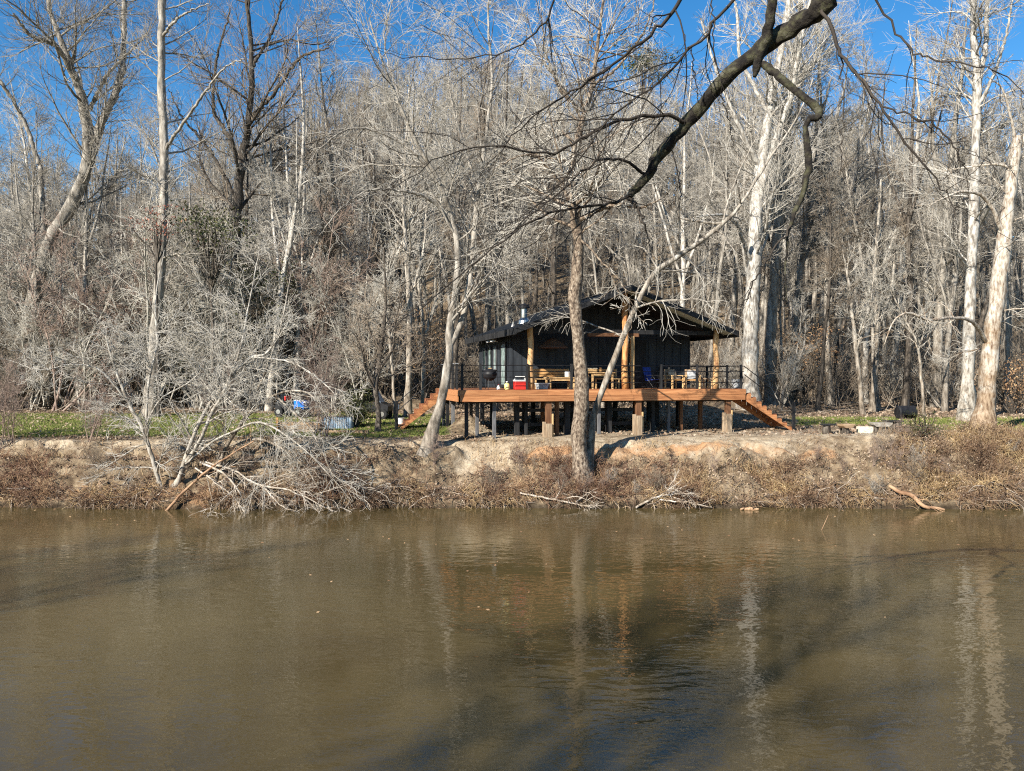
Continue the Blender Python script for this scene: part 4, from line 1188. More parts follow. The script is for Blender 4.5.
T('dark_oak', 'dark trunked tree with spreading crooked limbs against the blue sky left of centre', [
    ([(238, foot(238, D3), D3), (236, 330, D3), (237, 230, D3), (242, 170, D3), (250, 120, D3), (253, 60, D3), (248, 0, D3), (250, -60, D3)], [0.312, 0.281, 0.265, 0.234, 0.187, 0.148, 0.109, 0.062], .05),
    ([(242, 165, D3), (228, 135, D3), (215, 110, D3 + 1), (218, 60, D3 + 1), (232, 10, D3 + 1)], [0.156, 0.133, 0.101, 0.078, 0.047], .06),
    ([(250, 120, D3), (275, 95, D3 - 1), (300, 60, D3 - 2), (330, 50, D3 - 3)], [0.125, 0.101, 0.078, 0.039], .07),
    ([(243, 150, D3), (270, 140, D3 + 1), (300, 118, D3 + 1)], [0.078, 0.062, 0.031], .06),
    ([(238, 200, D3), (210, 150, D3 + 1), (185, 120, D3 + 2), (170, 90, D3 + 2)], [0.109, 0.086, 0.062, 0.031], .06),
    ([(253, 70, D3), (275, 30, D3), (290, -20, D3)], [0.094, 0.078, 0.039], .05)],
  (60, 700, 4000, dict(a1=dict(trop=.05, t0=.3, lr=.34, ang=55))), 'bark_dark', 'twig_brown', 33)
# forked tree with pale arching crown, left of the cabin
D4 = 31.4
T('pale_forked_tree', 'leaning twin stemmed pale tree on the bank left of the cabin', [
    ([(426, foot(426, D4), D4), (434, 425, D4), (443, 395, D4), (449, 360, D4), (450, 325, D4), (456, 290, D4), (458, 250, D4), (452, 220, D4), (438, 180, D4 - .5), (420, 150, D4 - 1), (400, 105, D4 - 1.5), (382, 60, D4 - 2), (370, 20, D4 - 2)], [0.242, 0.211, 0.187, 0.172, 0.133, 0.129, 0.121, 0.109, 0.086, 0.070, 0.055, 0.039, 0.023], .015),
    ([(450, 345, D4), (463, 318, D4 + .2), (470, 280, D4 + .4), (474, 240, D4 + .5), (478, 195, D4 + .5), (486, 140, D4 + .6), (492, 80, D4 + .8), (488, 20, D4 + 1), (492, -30, D4 + 1)], [0.133, 0.125, 0.117, 0.105, 0.094, 0.070, 0.055, 0.039, 0.023], .02),
    ([(452, 222, D4), (430, 200, D4 - .6), (405, 192, D4 - 1.2), (375, 190, D4 - 1.8), (345, 205, D4 - 2.4), (320, 235, D4 - 3)], [0.070, 0.062, 0.047, 0.035, 0.023, 0.012], .04),
    ([(440, 185, D4 - .5), (415, 155, D4 - 1), (385, 135, D4 - 1.4), (350, 130, D4 - 2), (320, 150, D4 - 2.5), (300, 180, D4 - 3)], [0.055, 0.047, 0.039, 0.027, 0.016, 0.008], .04),
    ([(478, 190, D4 + .5), (462, 140, D4 + 1), (450, 90, D4 + 1.5), (445, 30, D4 + 2)], [0.055, 0.047, 0.031, 0.016], .04),
    ([(480, 175, D4 + .5), (505, 150, D4 + .2), (525, 110, D4), (535, 60, D4 - .3)], [0.055, 0.043, 0.031, 0.016], .04),
    ([(470, 270, D4 + .4), (500, 245, D4), (520, 235, D4 - .4), (545, 245, D4 - .8)], [0.039, 0.031, 0.023, 0.009], .04),
    ([(415, 150, D4 - 1), (395, 85, D4 - .6), (385, 40, D4), (400, -20, D4)], [0.039, 0.031, 0.023, 0.016], .04)],
  (105, 1000, 4600, dict(a1=dict(trop=.0, t0=.25, lr=.36, ang=52, tip=.006), a2=dict(trop=-.02, tip=.005), a3=dict(trop=-.02, tip=.0042))), 'bark_grey', 'twig_pale', 34)
# vine covered tree standing in the middle of the bank
D5 = 29.9
_, P5, R5, _, _ = T('vine_covered_tree', 'rough brown vine covered tree standing low on the bank in front of the deck', [
    ([(582, foot(582, D5), D5), (580, 455, D5), (579, 425, D5), (582, 385, D5), (578, 340, D5), (575, 300, D5), (578, 255, D5), (576, 215, D5), (572, 175, D5 - .2), (580, 130, D5 - .3), (592, 85, D5 - .4), (598, 40, D5 - .4), (606, -20, D5 - .4)], [0.361, 0.310, 0.284, 0.267, 0.232, 0.215, 0.206, 0.198, 0.129, 0.103, 0.077, 0.060, 0.043], .02),
    ([(577, 222, D5), (595, 212, D5 - .3), (618, 205, D5 - .8), (640, 208, D5 - 1.3), (660, 200, D5 - 1.8)], [0.103, 0.086, 0.069, 0.043, 0.026], .03),
    ([(576, 215, D5), (560, 185, D5), (545, 165, D5 - .3), (530, 155, D5 - .5), (500, 165, D5 - .8)], [0.077, 0.069, 0.052, 0.043, 0.017], .03),
    ([(585, 115, D5 - .3), (560, 90, D5), (545, 50, D5), (540, 0, D5)], [0.060, 0.052, 0.034, 0.017], .04),
    ([(590, 90, D5 - .4), (620, 65, D5 - .6), (645, 30, D5 - .7), (660, -20, D5 - .7)], [0.060, 0.047, 0.034, 0.017], .04),
    ([(576, 235, D5), (600, 260, D5 - .6), (625, 290, D5 - 1), (632, 330, D5 - 1.3)], [0.043, 0.034, 0.017, 0.009], .04)],
  (90, 900, 4600, dict(a1=dict(trop=.02, t0=.42, lr=.33, ang=55), a2=dict(trop=-.03), a3=dict(trop=-.03, tip=.0045))), 'bark_vine', 'twig_pale', 35)
D6 = 30.3
T('leaning_bank_tree', 'pale slender tree leaning right across the cabin from the foot of the vine covered tree', [
    ([(588, foot(588, D6), D6), (592, 425, D6), (599, 400, D6), (611, 368, D6), (628, 325, D6 - .2), (645, 288, D6 - .4), (660, 268, D6 - .6), (682, 254, D6 - .8), (702, 240, D6 - 1), (722, 224, D6 - 1.2), (740, 205, D6 - 1.4), (765, 165, D6 - 1.5), (795, 120, D6 - 1.6), (812, 80, D6 - 1.7)], [0.145, 0.128, 0.119, 0.111, 0.106, 0.102, 0.093, 0.085, 0.085, 0.076, 0.051, 0.043, 0.030, 0.017], .015),
    ([(722, 224, D6 - 1.2), (700, 222, D6 - 1), (678, 217, D6 - .8), (660, 200, D6 - .6)], [0.051, 0.047, 0.034, 0.017], .02),
    ([(722, 224, D6 - 1.2), (728, 200, D6 - 1), (742, 165, D6 - .8), (760, 130, D6 - .6)], [0.043, 0.034, 0.025, 0.013], .02),
    ([(648, 285, D6 - .4), (630, 262, D6 - .3), (612, 252, D6 - .2), (600, 240, D6)], [0.030, 0.025, 0.017, 0.009], .02)],
  (34, 230, 700, dict(a1=dict(trop=-.06, t0=.25, lr=.22, ang=60), a2=dict(trop=-.08, wander=.25), a3=dict(trop=-.06, wander=.25, tip=.0045))), 'bark_pale', 'twig_pale', 36)
# big white sycamore behind the right end of the cabin
D7 = 47.5
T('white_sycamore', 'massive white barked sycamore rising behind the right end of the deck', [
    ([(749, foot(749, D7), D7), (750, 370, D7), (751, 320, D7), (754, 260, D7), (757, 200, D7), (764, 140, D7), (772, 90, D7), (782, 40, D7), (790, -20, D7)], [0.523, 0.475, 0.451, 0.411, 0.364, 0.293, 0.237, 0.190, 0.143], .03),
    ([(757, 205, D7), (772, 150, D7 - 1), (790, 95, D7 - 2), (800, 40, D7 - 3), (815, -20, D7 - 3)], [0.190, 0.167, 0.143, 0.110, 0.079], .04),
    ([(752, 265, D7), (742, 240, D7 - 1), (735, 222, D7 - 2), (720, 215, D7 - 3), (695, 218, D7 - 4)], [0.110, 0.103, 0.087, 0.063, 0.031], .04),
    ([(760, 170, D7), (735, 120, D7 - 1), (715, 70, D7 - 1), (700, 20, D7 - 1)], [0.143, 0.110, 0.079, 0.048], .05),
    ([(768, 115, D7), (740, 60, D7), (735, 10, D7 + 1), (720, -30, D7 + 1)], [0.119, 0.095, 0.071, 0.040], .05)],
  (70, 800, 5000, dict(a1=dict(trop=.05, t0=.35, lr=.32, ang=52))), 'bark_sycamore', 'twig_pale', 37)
D8 = 50
T('grey_trunk_tree', 'pale grey tree standing just right of the massive white sycamore', [
    ([(772, foot(772, D8), D8), (770, 350, D8), (774, 290, D8), (777, 230, D8), (783, 160, D8), (790, 90, D8), (798, 20, D8), (800, -30, D8)], [.36, .33, .30, .28, .24, .2, .14, .1], .04),
    ([(777, 235, D8), (790, 190, D8), (812, 140, D8), (830, 80, D8)], [.15, .12, .09, .05], .05)],
  (50, 560, 3200, up), 'bark_grey', 'twig_grey', 38)
D9 = 40
T('straight_sycamore', 'tall straight pale sycamore near the right edge behind the broken leaning tree', [
    ([(967, foot(967, D9), D9), (968, 360, D9), (970, 290, D9), (973, 220, D9), (974, 150, D9), (975, 85, D9), (971, 30, D9), (970, -30, D9)], [0.324, 0.274, 0.245, 0.230, 0.209, 0.187, 0.144, 0.108], .03),
    ([(975, 90, D9), (983, 50, D9 + .5), (985, 0, D9 + 1), (992, -40, D9 + 1)], [0.137, 0.115, 0.086, 0.058], .03),
    ([(975, 110, D9), (990, 80, D9 - .5), (1003, 40, D9 - 1), (1010, 0, D9 - 1.5)], [0.086, 0.072, 0.058, 0.036], .03),
    ([(974, 95, D9), (960, 60, D9), (953, 30, D9)], [0.043, 0.036, 0.014], .03)],
  (60, 520, 2800, dict(a1=dict(trop=.03, t0=.3, lr=.24, ang=58))), 'bark_sycamore', 'twig_pale', 39)
D10 = 34
T('broken_leaning_tree', 'thick peeling tan tree with snapped top leaning right at the right edge', [
    ([(982, foot(982, D10), D10), (987, 385, D10), (992, 330, D10), (998, 280, D10), (1005, 225, D10), (1011, 175, D10), (1016, 138, D10)], [0.437, 0.361, 0.328, 0.302, 0.269, 0.244, 0.202], .02),
    ([(988, 345, D10), (972, 322, D10 - 1), (950, 318, D10 - 2), (928, 320, D10 - 3), (908, 313, D10 - 3.4), (893, 322, D10 - 3.7), (884, 345, D10 - 4)], [0.084, 0.076, 0.063, 0.055, 0.042, 0.029, 0.013], .015),
    ([(1003, 235, D10), (985, 200, D10 - .5), (962, 192, D10 - 1), (940, 200, D10 - 1.5), (925, 208, D10 - 2)], [0.092, 0.076, 0.059, 0.038, 0.017], .02),
    ([(1012, 170, D10), (995, 165, D10), (965, 168, D10 + .5), (940, 172, D10 + 1)], [0.059, 0.050, 0.042, 0.017], .02),
    ([(1016, 148, D10), (1008, 115, D10 - .2), (1000, 90, D10 - .4), (985, 78, D10 - .6)], [0.067, 0.050, 0.034, 0.017], .02),
    ([(1014, 160, D10), (1032, 110, D10), (1040, 40, D10)], [0.101, 0.084, 0.050], .02)],
  (34, 300, 1300, dict(a1=dict(trop=-.02, t0=.25, lr=.25, ang=60), a2=dict(trop=-.04, wander=.25), a3=dict(trop=-.05))), 'bark_peeling', 'twig_pale', 40)
D11 = 35.6
T('slender_forked_tree', 'small dark forked tree on the grass between evergreen bush and white bucket', [
    ([(378, foot(378, D11), D11), (378, 410, D11), (376, 388, D11), (379, 362, D11), (383, 335, D11), (386, 300, D11), (384, 250, D11)], [.15, .12, .10, .09, .07, .05, .03], .015),
    ([(376, 385, D11), (366, 368, D11), (362, 345, D11), (356, 310, D11)], [.07, .06, .045, .02], .015),
    ([(378, 372, D11), (392, 350, D11), (396, 320, D11), (405, 280, D11)], [.06, .05, .04, .02], .015)],
  (40, 320, 1500, dict(a1=dict(trop=.03, t0=.25, lr=.4, ang=50))), 'bark_dark', 'twig_brown', 41)
# white saplings behind and left of the cabin
pale = [(392, 43, 'thin white trunk close left of the left stairs', [(408, 0), (409, 300), (404, 200), (410, 90)], .18),
        (0, 42.5, 'white curving sapling crossing behind the slender forked tree', [(396, 0), (390, 340), (385, 300), (390, 250)], .09),
        (0, 44, 'thin white sapling rising behind the left stair rail', [(422, 0), (424, 340), (419, 280), (425, 200)], .12),
        (0, 46.5, 'thin white sapling leaning right beyond the lower stairs', [(781, 0), (784, 390), (802, 352), (806, 320)], .10),
        (0, 45, 'pale leaning tree with curved top left of the fire circle', [(864, 0), (856, 350), (849, 290), (842, 250)], .13),
        (0, 48, 'pale tree with ragged forks behind the fire circle', [(872, 0), (877, 330), (875, 270), (880, 180)], .18),
        (0, 44.5, 'thin pale multi forked sapling left of the straight sycamore', [(925, 0), (918, 350), (905, 320), (890, 290)], .08)]
for q, (_, D, lab, pts, r) in enumerate(pale):
    L = [(pts[0][0], foot(pts[0][0], D), D)] + [(a, b2, D) for a, b2 in pts[1:]]
    T('white_sapling', lab, [(L, [r, r * .85, r * .6, r * .3], .03), ([(L[1][0], L[1][1], D), (L[1][0] + 14, L[1][1] - 45, D), (L[1][0] + 18, L[1][1] - 95, D)], [r * .6, r * .4, r * .15], .03)],
      (26, 220, 900, dict(a1=dict(trop=.05, t0=.3, lr=.3, ang=48))), 'bark_pale', 'twig_pale', 50 + q)

# --- slanting sycamore saplings growing out of the left bank
D12 = 29.3
dro = dict(a1=dict(trop=-.03, t0=.2, lr=.38, ang=50, nseg=7, tip=.006), a2=dict(trop=-.05, wander=.2, tip=.005), a3=dict(trop=-.05, wander=.22, tip=.0045))
T('bank_sapling', 'pale crooked sapling rising from the water edge below the left lawn', [
    ([(165, foot(165, D12), D12), (158, 480, D12), (151, 455, D12), (142, 428, D12), (129, 404, D12), (115, 368, D12), (104, 330, D12)], [0.096, 0.080, 0.072, 0.068, 0.056, 0.040, 0.024], .01),
    ([(146, 440, D12), (147, 400, D12), (150, 375, D12), (157, 345, D12), (156, 300, D12 + .3), (165, 250, D12 + .5)], [0.056, 0.048, 0.044, 0.036, 0.024, 0.012], .01),
    ([(143, 430, D12), (160, 400, D12 - .3), (185, 385, D12 - .6), (205, 370, D12 - .9), (225, 368, D12 - 1)], [0.032, 0.028, 0.024, 0.016, 0.008], .01),
    ([(129, 404, D12), (100, 370, D12 - .3), (70, 365, D12 - .6), (40, 370, D12 - 1), (10, 360, D12 - 1)], [0.036, 0.032, 0.024, 0.016, 0.008], .02)],
  (80, 800, 2600, dro), 'bark_sycamore', 'twig_pale', 60)
T('bank_sapling', 'twin pale stems slanting up to the right from the left bank', [
    ([(174, foot(174, D12 + .3), D12 + .3), (180, 475, D12 + .2), (188, 450, D12), (203, 415, D12), (218, 393, D12 - .2), (236, 372, D12 - .4), (252, 357, D12 - .5), (268, 352, D12 - .6), (290, 320, D12 - .8)], [0.096, 0.088, 0.080, 0.076, 0.072, 0.060, 0.048, 0.036, 0.016], .01),
    ([(186, 462, D12), (200, 440, D12 - .2), (212, 412, D12 - .3), (222, 395, D12 - .4), (240, 350, D12 - .6), (250, 300, D12 - .6), (262, 240, D12 - .5)], [0.072, 0.064, 0.060, 0.048, 0.036, 0.024, 0.012], .01),
    ([(186, 464, D12), (208, 445, D12 - .4), (232, 432, D12 - .8), (262, 423, D12 - 1), (300, 446, D12 - 1.2), (330, 476, D12 - 1.4), (352, 502, D12 - 1.5)], [0.048, 0.044, 0.040, 0.036, 0.024, 0.016, 0.008], .01),
    ([(252, 357, D12 - .5), (290, 362, D12 - 1), (320, 380, D12 - 1.4), (345, 405, D12 - 1.7)], [0.032, 0.028, 0.020, 0.008], .015)],
  (90, 1000, 3000, dro), 'bark_sycamore', 'twig_pale', 61)


T('bank_sapling', 'low many branched pale sapling arching right over the water below the garden beds', [
    ([(212, foot(212, D12 + .4), D12 + .4), (225, 450, D12), (246, 418, D12 - .3), (275, 395, D12 - .6), (305, 392, D12 - .9), (328, 412, D12 - 1.1)], [.07, .065, .05, .04, .03, .012], .01),
    ([(228, 446, D12), (262, 440, D12 - .5), (300, 462, D12 - .9), (322, 495, D12 - 1.2)], [.045, .04, .03, .012], .01),
    ([(240, 425, D12 - .2), (262, 380, D12 - .3), (280, 330, D12 - .3), (292, 270, D12 - .2)], [.05, .04, .03, .012], .01),
    ([(275, 395, D12 - .6), (310, 430, D12 - 1), (330, 470, D12 - 1.3), (342, 500, D12 - 1.4)], [.035, .03, .02, .01], .01)],
  (34, 260, 800, dro), 'bark_pale', 'twig_pale', 62)


def dead(name, label, limbs, n=(14, 60, 120), mat='driftwood', seed=1, cm=None):
    rng = np.random.RandomState(seed)
    Ls = [limb(rng, p, r, 18, ro) for p, r, ro in limbs]
    P, R = stack(*Ls)
    cr = sub(rng, P, R, *n, a1=dict(trop=-.03, lr=.45, tip=.006, nseg=6, t0=.1), a2=dict(trop=-.02, tip=.005), a3=dict(tip=.0045))
    base = P[0, 0]; sh = lambda G: [(p - base, r, k) for p, r, k in G]
    t = thing(name, label, 'fallen branch', tuple(base))
    link('limb', tube_mesh(name, sh([(P, R, 7)] + ([cr[0]] if n[0] > 3 else []))), M[mat], t)
    if n[0] > 14: link('twigs', tube_mesh(name + '_t', sh(cr[1:])), M[cm or mat], t)
    return t


dead('fallen_log', 'thin orange brown log slanting out of the water below the twin pale stems', [([(163, 514, 28.4), (185, 490, 28.6), (215, 465, 28.7), (254, 441, 28.8)], [.055, .05, .04, .025], .01)], (6, 20, 30), 'wet_log', 1)
dead('fallen_branch', 'bleached white branch drooping into the water left of centre', [([(195, 468, 28.9), (215, 482, 28.6), (232, 496, 28.4), (248, 518, 28.2)], [.034, .034, .03, .02], .01), ([(200, 462, 28.9), (225, 475, 28.5), (240, 495, 28.3), (246, 515, 28.2)], [.04, .035, .03, .02], .01)], (16, 70, 160), 'driftwood', 2)
dead('fallen_branch', 'long bleached branch with fine twigs trailing in the water left of centre', [([(205, 462, 29.2), (232, 470, 28.8), (262, 486, 28.5), (290, 490, 28.3), (320, 505, 28.2), (345, 516, 28.1)], [.034, .034, .03, .025, .018, .01], .02), ([(262, 486, 28.5), (280, 505, 28.2), (300, 514, 28.1)], [.03, .02, .012], .01)], (40, 260, 700), 'driftwood', 3)
dead('fallen_branch', 'pale fallen branch lying at the water edge below the vine covered tree', [([(520, 493, 29.1), (545, 498, 28.9), (570, 503, 28.8), (592, 508, 28.7)], [.03, .035, .03, .03], .01), ([(575, 503, 28.9), (590, 492, 29), (606, 486, 29.2)], [.03, .025, .015], .01)], (16, 70, 120), 'driftwood', 4)
dead('fallen_branch', 'bleached branch reaching up the bank right of the vine covered tree', [([(636, 508, 28.8), (655, 498, 29), (680, 493, 29.2), (705, 484, 29.5)], [.04, .04, .03, .02], .01), ([(660, 500, 28.9), (690, 503, 28.8), (712, 508, 28.7)], [.03, .025, .015], .01)], (16, 80, 140), 'driftwood', 5)
dead('drift_log', 'short grey log floating against the right bank', [([(741, 509.5, 28.55), (750, 509.3, 28.5), (758, 509.5, 28.5)], [.03, .07, .04], .02)], (3, 6, 8), 'wet_log', 6)
dead('fallen_log', 'pale brown curved root at the water edge below the right bushes', [([(890, 486, 29.2), (900, 492, 28.9), (915, 497, 28.7), (924, 506, 28.5), (945, 510, 28.45)], [.06, .075, .08, .07, .04], .01)], (8, 30, 40), 'wet_log', 7)
dead('water_twig', 'thin twig sticking up out of the river right of centre', [([(822, 531, 24.8), (826, 522, 24.8), (829, 515, 24.9)], [.01, .009, .006], .0)], (2, 3, 4), 'wet_log', 8)

# --- overhanging tree on the near bank
rng = np.random.RandomState(7)
tb = np.array([7.2, 3.4, gz(7.2, 3.4) - .3])


def near_limb(pts, r, n=26, ro=.01):
    w = np.array([q if isinstance(q, np.ndarray) else W(*q) for q in pts])
    s = spline(np.c_[w, r], n); return (s[:, :3] + rng.normal(0, ro, (n, 3)))[None], np.maximum(s[None, :, 3], .003)


TL = [
    near_limb([tb, tb + [.1, .2, 2.5], tb + [-.1, .6, 5.0], np.array([6.2, 5.2, 8.6]), np.array([5.2, 7.0, 9.6]), (840, -40, 9), (822, 5, 9.3), (790, 30, 9.6), (750, 58, 10), (716, 90, 10.3), (690, 120, 10.6), (664, 150, 10.8), (645, 178, 11), (629, 198, 11.1)],
              [.34, .30, .27, .22, .17, .125, .112, .102, .094, .088, .08, .072, .062, .045], 60, .014),
    near_limb([(772, -40, 9.4), (769, 0, 9.5), (766, 35, 9.6), (757, 62, 9.7), (754, 78, 9.7)], [.05, .055, .06, .06, .02], 18),
    near_limb([(762, 66, 9.7), (775, 75, 9.6), (797, 95, 9.5), (819, 113, 9.4), (806, 124, 9.4), (807, 150, 9.4), (808, 168, 9.4), (801, 195, 9.4), (791, 222, 9.4), (785, 250, 9.4), (786, 300, 9.4)], [.044, .046, .043, .045, .034, .040, .040, .032, .022, .014, .006], 44, .008),
]
BR = [
    ([(690, 122, 10.6), (665, 117, 10.4), (635, 118, 10.3), (605, 128, 10.2), (575, 142, 10.1), (545, 154, 10), (495, 147, 9.8), (440, 157, 9.6), (395, 190, 9.4)], [.04, .038, .034, .03, .025, .02, .015, .01, .006]),
    ([(645, 176, 11), (625, 162, 10.8), (600, 160, 10.6), (580, 175, 10.4), (545, 205, 10.2), (500, 240, 10), (450, 275, 9.8)], [.035, .03, .025, .02, .015, .01, .006]),
    ([(632, 194, 11.1), (605, 205, 10.9), (575, 208, 10.7), (535, 220, 10.5), (490, 250, 10.3), (430, 300, 10), (390, 330, 9.8)], [.035, .03, .026, .02, .015, .01, .005]),
    ([(690, -20, 9.5), (672, 12, 9.6), (645, 40, 9.7), (600, 75, 9.8), (560, 100, 9.9), (520, 130, 10), (470, 190, 10.1)], [.04, .035, .03, .022, .018, .012, .006]),
    ([(745, -20, 9.2), (725, 10, 9.3), (695, 45, 9.4), (655, 85, 9.5), (610, 120, 9.6), (575, 165, 9.7), (545, 200, 9.8), (480, 245, 9.9)], [.03, .028, .025, .02, .016, .012, .009, .005]),
    ([(712, -20, 9), (711, 20, 9), (714, 60, 9), (722, 90, 9)], [.012, .011, .009, .005]),
    ([(690, 50, 9.4), (694, 80, 9.4), (697, 105, 9.4)], [.012, .01, .005]),
    ([(818, 5, 9.3), (835, 45, 9), (850, 70, 8.8), (880, 108, 8.6), (915, 155, 8.4), (945, 195, 8.3), (955, 215, 8.2)], [.035, .03, .027, .02, .016, .01, .005]),
    ([(838, 50, 9), (842, 100, 8.9), (840, 150, 8.9), (845, 200, 8.9)], [.014, .011, .008, .004]),
    ([(788, 228, 9.4), (770, 255, 9.2), (752, 285, 9.1), (738, 320, 9)], [.02, .016, .012, .005]),
    ([(880, 108, 8.6), (930, 125, 8.3), (960, 160, 8.1), (968, 200, 8)], [.016, .014, .01, .005]),
    ([(668, 145, 10.8), (680, 185, 10.7), (672, 230, 10.6)], [.015, .01, .005]),
    ([(716, 90, 10.3), (728, 120, 10.2), (732, 150, 10.2)], [.014, .01, .005]),
    ([(629, 198, 11.1), (640, 215, 11), (650, 245, 10.9)], [.05, .03, .01]),
    ([(560, -20, 9), (540, 30, 9.2), (500, 55, 9.4), (430, 60, 9.6), (370, 50, 9.8)], [.02, .016, .012, .009, .004]),
    ([(860, -20, 8.8), (900, 40, 8.6), (930, 60, 8.5), (990, 70, 8.3), (1030, 100, 8.2)], [.02, .017, .014, .01, .006]),
]
BL = [near_limb(p, [q * .68 for q in r], 30, .014) for p, r in BR]
gb = []
for P, R in BL:
    gb.append((P, R, 5))
PB = np.concatenate([b_[0] for b_ in BL]); RB = np.concatenate([b_[1] for b_ in BL])
S1 = spawn(rng, PB, RB, 210, t0=.08, ang=42, lr=.34, shape=.3, rr=.55, nseg=8, wander=.15, trop=-.03, tip=.0026, flat=.2, thick=.006)
S2 = spawn(rng, *S1, 700, t0=.1, ang=42, lr=.42, shape=.3, rr=.6, nseg=5, wander=.14, trop=-.03, tip=.0022)
t = thing('overhanging_tree', 'dark mossy tree on the near bank whose limb hangs into the top of the picture', 'tree', tuple(tb))
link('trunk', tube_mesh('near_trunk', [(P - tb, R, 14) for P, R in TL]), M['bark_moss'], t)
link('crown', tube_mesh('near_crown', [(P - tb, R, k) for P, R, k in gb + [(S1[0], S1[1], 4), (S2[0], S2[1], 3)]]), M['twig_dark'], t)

# --- trees on the near bank: they shade the river
rng = np.random.RandomState(23)
for q, (x, y, s, hi) in enumerate(((-22, -17, .95, 0), (-33, -15, 1.0, 1), (-12, -19, .95, 2), (-27, -23, 1.1, 3), (-42, -18, 1.05, 4), (-17, -26, 1.1, 0), (10, -17, .85, 2), (-50, -22, 1.15, 2))):
    tme, cme, tm, cm = habits[hi]
    o = thing('near_bank_tree', 'bare tree on the near bank outside the picture shading the river', 'tree', (x, y, gz(x, y)), q * 1.7, 'trees on the near bank')
    o.scale = (s * 1.4, s * 1.4, s); link('trunk', tme, M[tm], o); link('crown', cme, M[cm], o)

# ------------------------------------------------------------------ evergreens and leafy clumps
def evergreen(label, cx, cy_, D, w, h, n, seed, mat='leaf_green', size=.07, stem=True, zc=None, name='evergreen_bush', cat='bush', clumps=26):
    rng = np.random.RandomState(seed)
    x = (cx - 512) * D / F; g = gz(x, D)
    cz = (EYE - (cy_ - HZ) * D / F) - g
    t = thing(name, label, cat, (x, D, g))
    cc = rng.normal(0, .42, (clumps, 3)) * [w, w * .7, h] + [0, 0, cz]
    cc[:, 2] = np.maximum(cc[:, 2], .2)
    link('foliage', leaves_mesh(name, rng, cc, [w * .22 + .08, w * .2 + .08, h * .14 + .06], size, n), M[mat], t)
    fork_ = max(0., cz - 2.2 * h) if cz > 3 else -.1
    P0 = np.zeros((clumps, 3)); P0[:, 2] = fork_; d = cc - P0
    tt = np.linspace(0, 1, 5)[None, :, None]
    P = P0[:, None, :] + d[:, None, :] * tt ** np.array([.8, .8, .7]); P = P + rng.normal(0, .06, P.shape) * (tt > 0)
    R = np.linspace(.05, .012, 5)[None] * np.ones((clumps, 1))
    G_ = [(P, R, 4)]
    if cz > 3:
        q_ = np.linspace(0, 1, 8)[:, None]; Pt = np.array([[0, 0, -.3]]) * (1 - q_) + np.array([[0, 0, cz]]) * q_ + rng.normal(0, .05, (8, 3)) * (q_ > 0)
        G_.append((Pt[None], np.linspace(.13, .04, 8)[None], 7))
    link('stem', tube_mesh(name + '_s', G_), M['bark_dark'], t)
    return t


evergreen('dark evergreen bush between the metal planter and the black buggy', 356, 412, 37.2, .7, 1.0, 4200, 1, size=.05)
evergreen('dark green holly foliage high in the tangle between the two tall left trees', 212, 232, 45, 2.9, 1.5, 1500, 2, size=.10, name='holly_tree', cat='tree', clumps=30)
evergreen('olive holly foliage lower right of the high holly in the left tangle', 262, 290, 48, 2.4, 2.4, 2200, 3, size=.09, name='holly_tree', cat='tree', clumps=26)
evergreen('thin evergreen behind the left tangle below the high holly', 200, 350, 50, 3.2, 2.5, 2600, 4, size=.09, name='holly_tree', cat='tree', clumps=26)
evergreen('sparse green leafed bush at the top of the right bank', 922, 428, 31.6, .75, .55, 1500, 5, size=.035)
evergreen('russet leaved young beech behind the stair foot', 802, 352, 52, 2.0, 1.9, 1500, 6, 'leaf_dry', .08, name='beech_sapling', cat='tree')
evergreen('russet leaved young beech at the right edge behind the leaning tree', 1012, 385, 46, 1.8, 1.4, 1300, 7, 'leaf_dry', .08, name='beech_sapling', cat='tree')
evergreen('russet leaved young beech left of the left stairs', 425, 350, 50, 1.6, 2.2, 700, 8, 'leaf_dry', .08, name='beech_sapling', cat='tree')
evergreen('sparse red leaved vine clump around the tall straight pale grey tree', 158, 222, 43, 1.9, 1.0, 420, 9, 'leaf_red', .07, name='red_vine', cat='vine', clumps=10)
evergreen('dark pine crown far behind right of the vine covered tree top', 642, 66, 75, 2.2, 1.6, 1500, 10, size=.16, name='pine_tree', cat='tree')

# ------------------------------------------------------------------ uncountable ground cover
rng = np.random.RandomState(3)


def scatter(n, px0, px1, t0, t1, pw=1.0):
    t = t0 + (t1 - t0) * rng.rand(n) ** pw
    px = rng.uniform(px0, px1, n); x = (px - 512) * 30.5 / F
    y = shore(x) + t
    return x, y, t


def quads(x, y, z, s, tilt=.7):
    n = len(x); c = np.stack([x, y, z], 1)
    nrm = unit(rng.normal(0, tilt, (n, 3)) + [0, -.35, 1]); a = unit(np.cross(nrm, rng.normal(0, 1, (n, 3)))); b2 = np.cross(nrm, a)
    s = (s * rng.uniform(.5, 1.3, n))[:, None]
    return np.stack([c - a * s, c - b2 * s * .6, c + a * s, c + b2 * s * .6], 1)


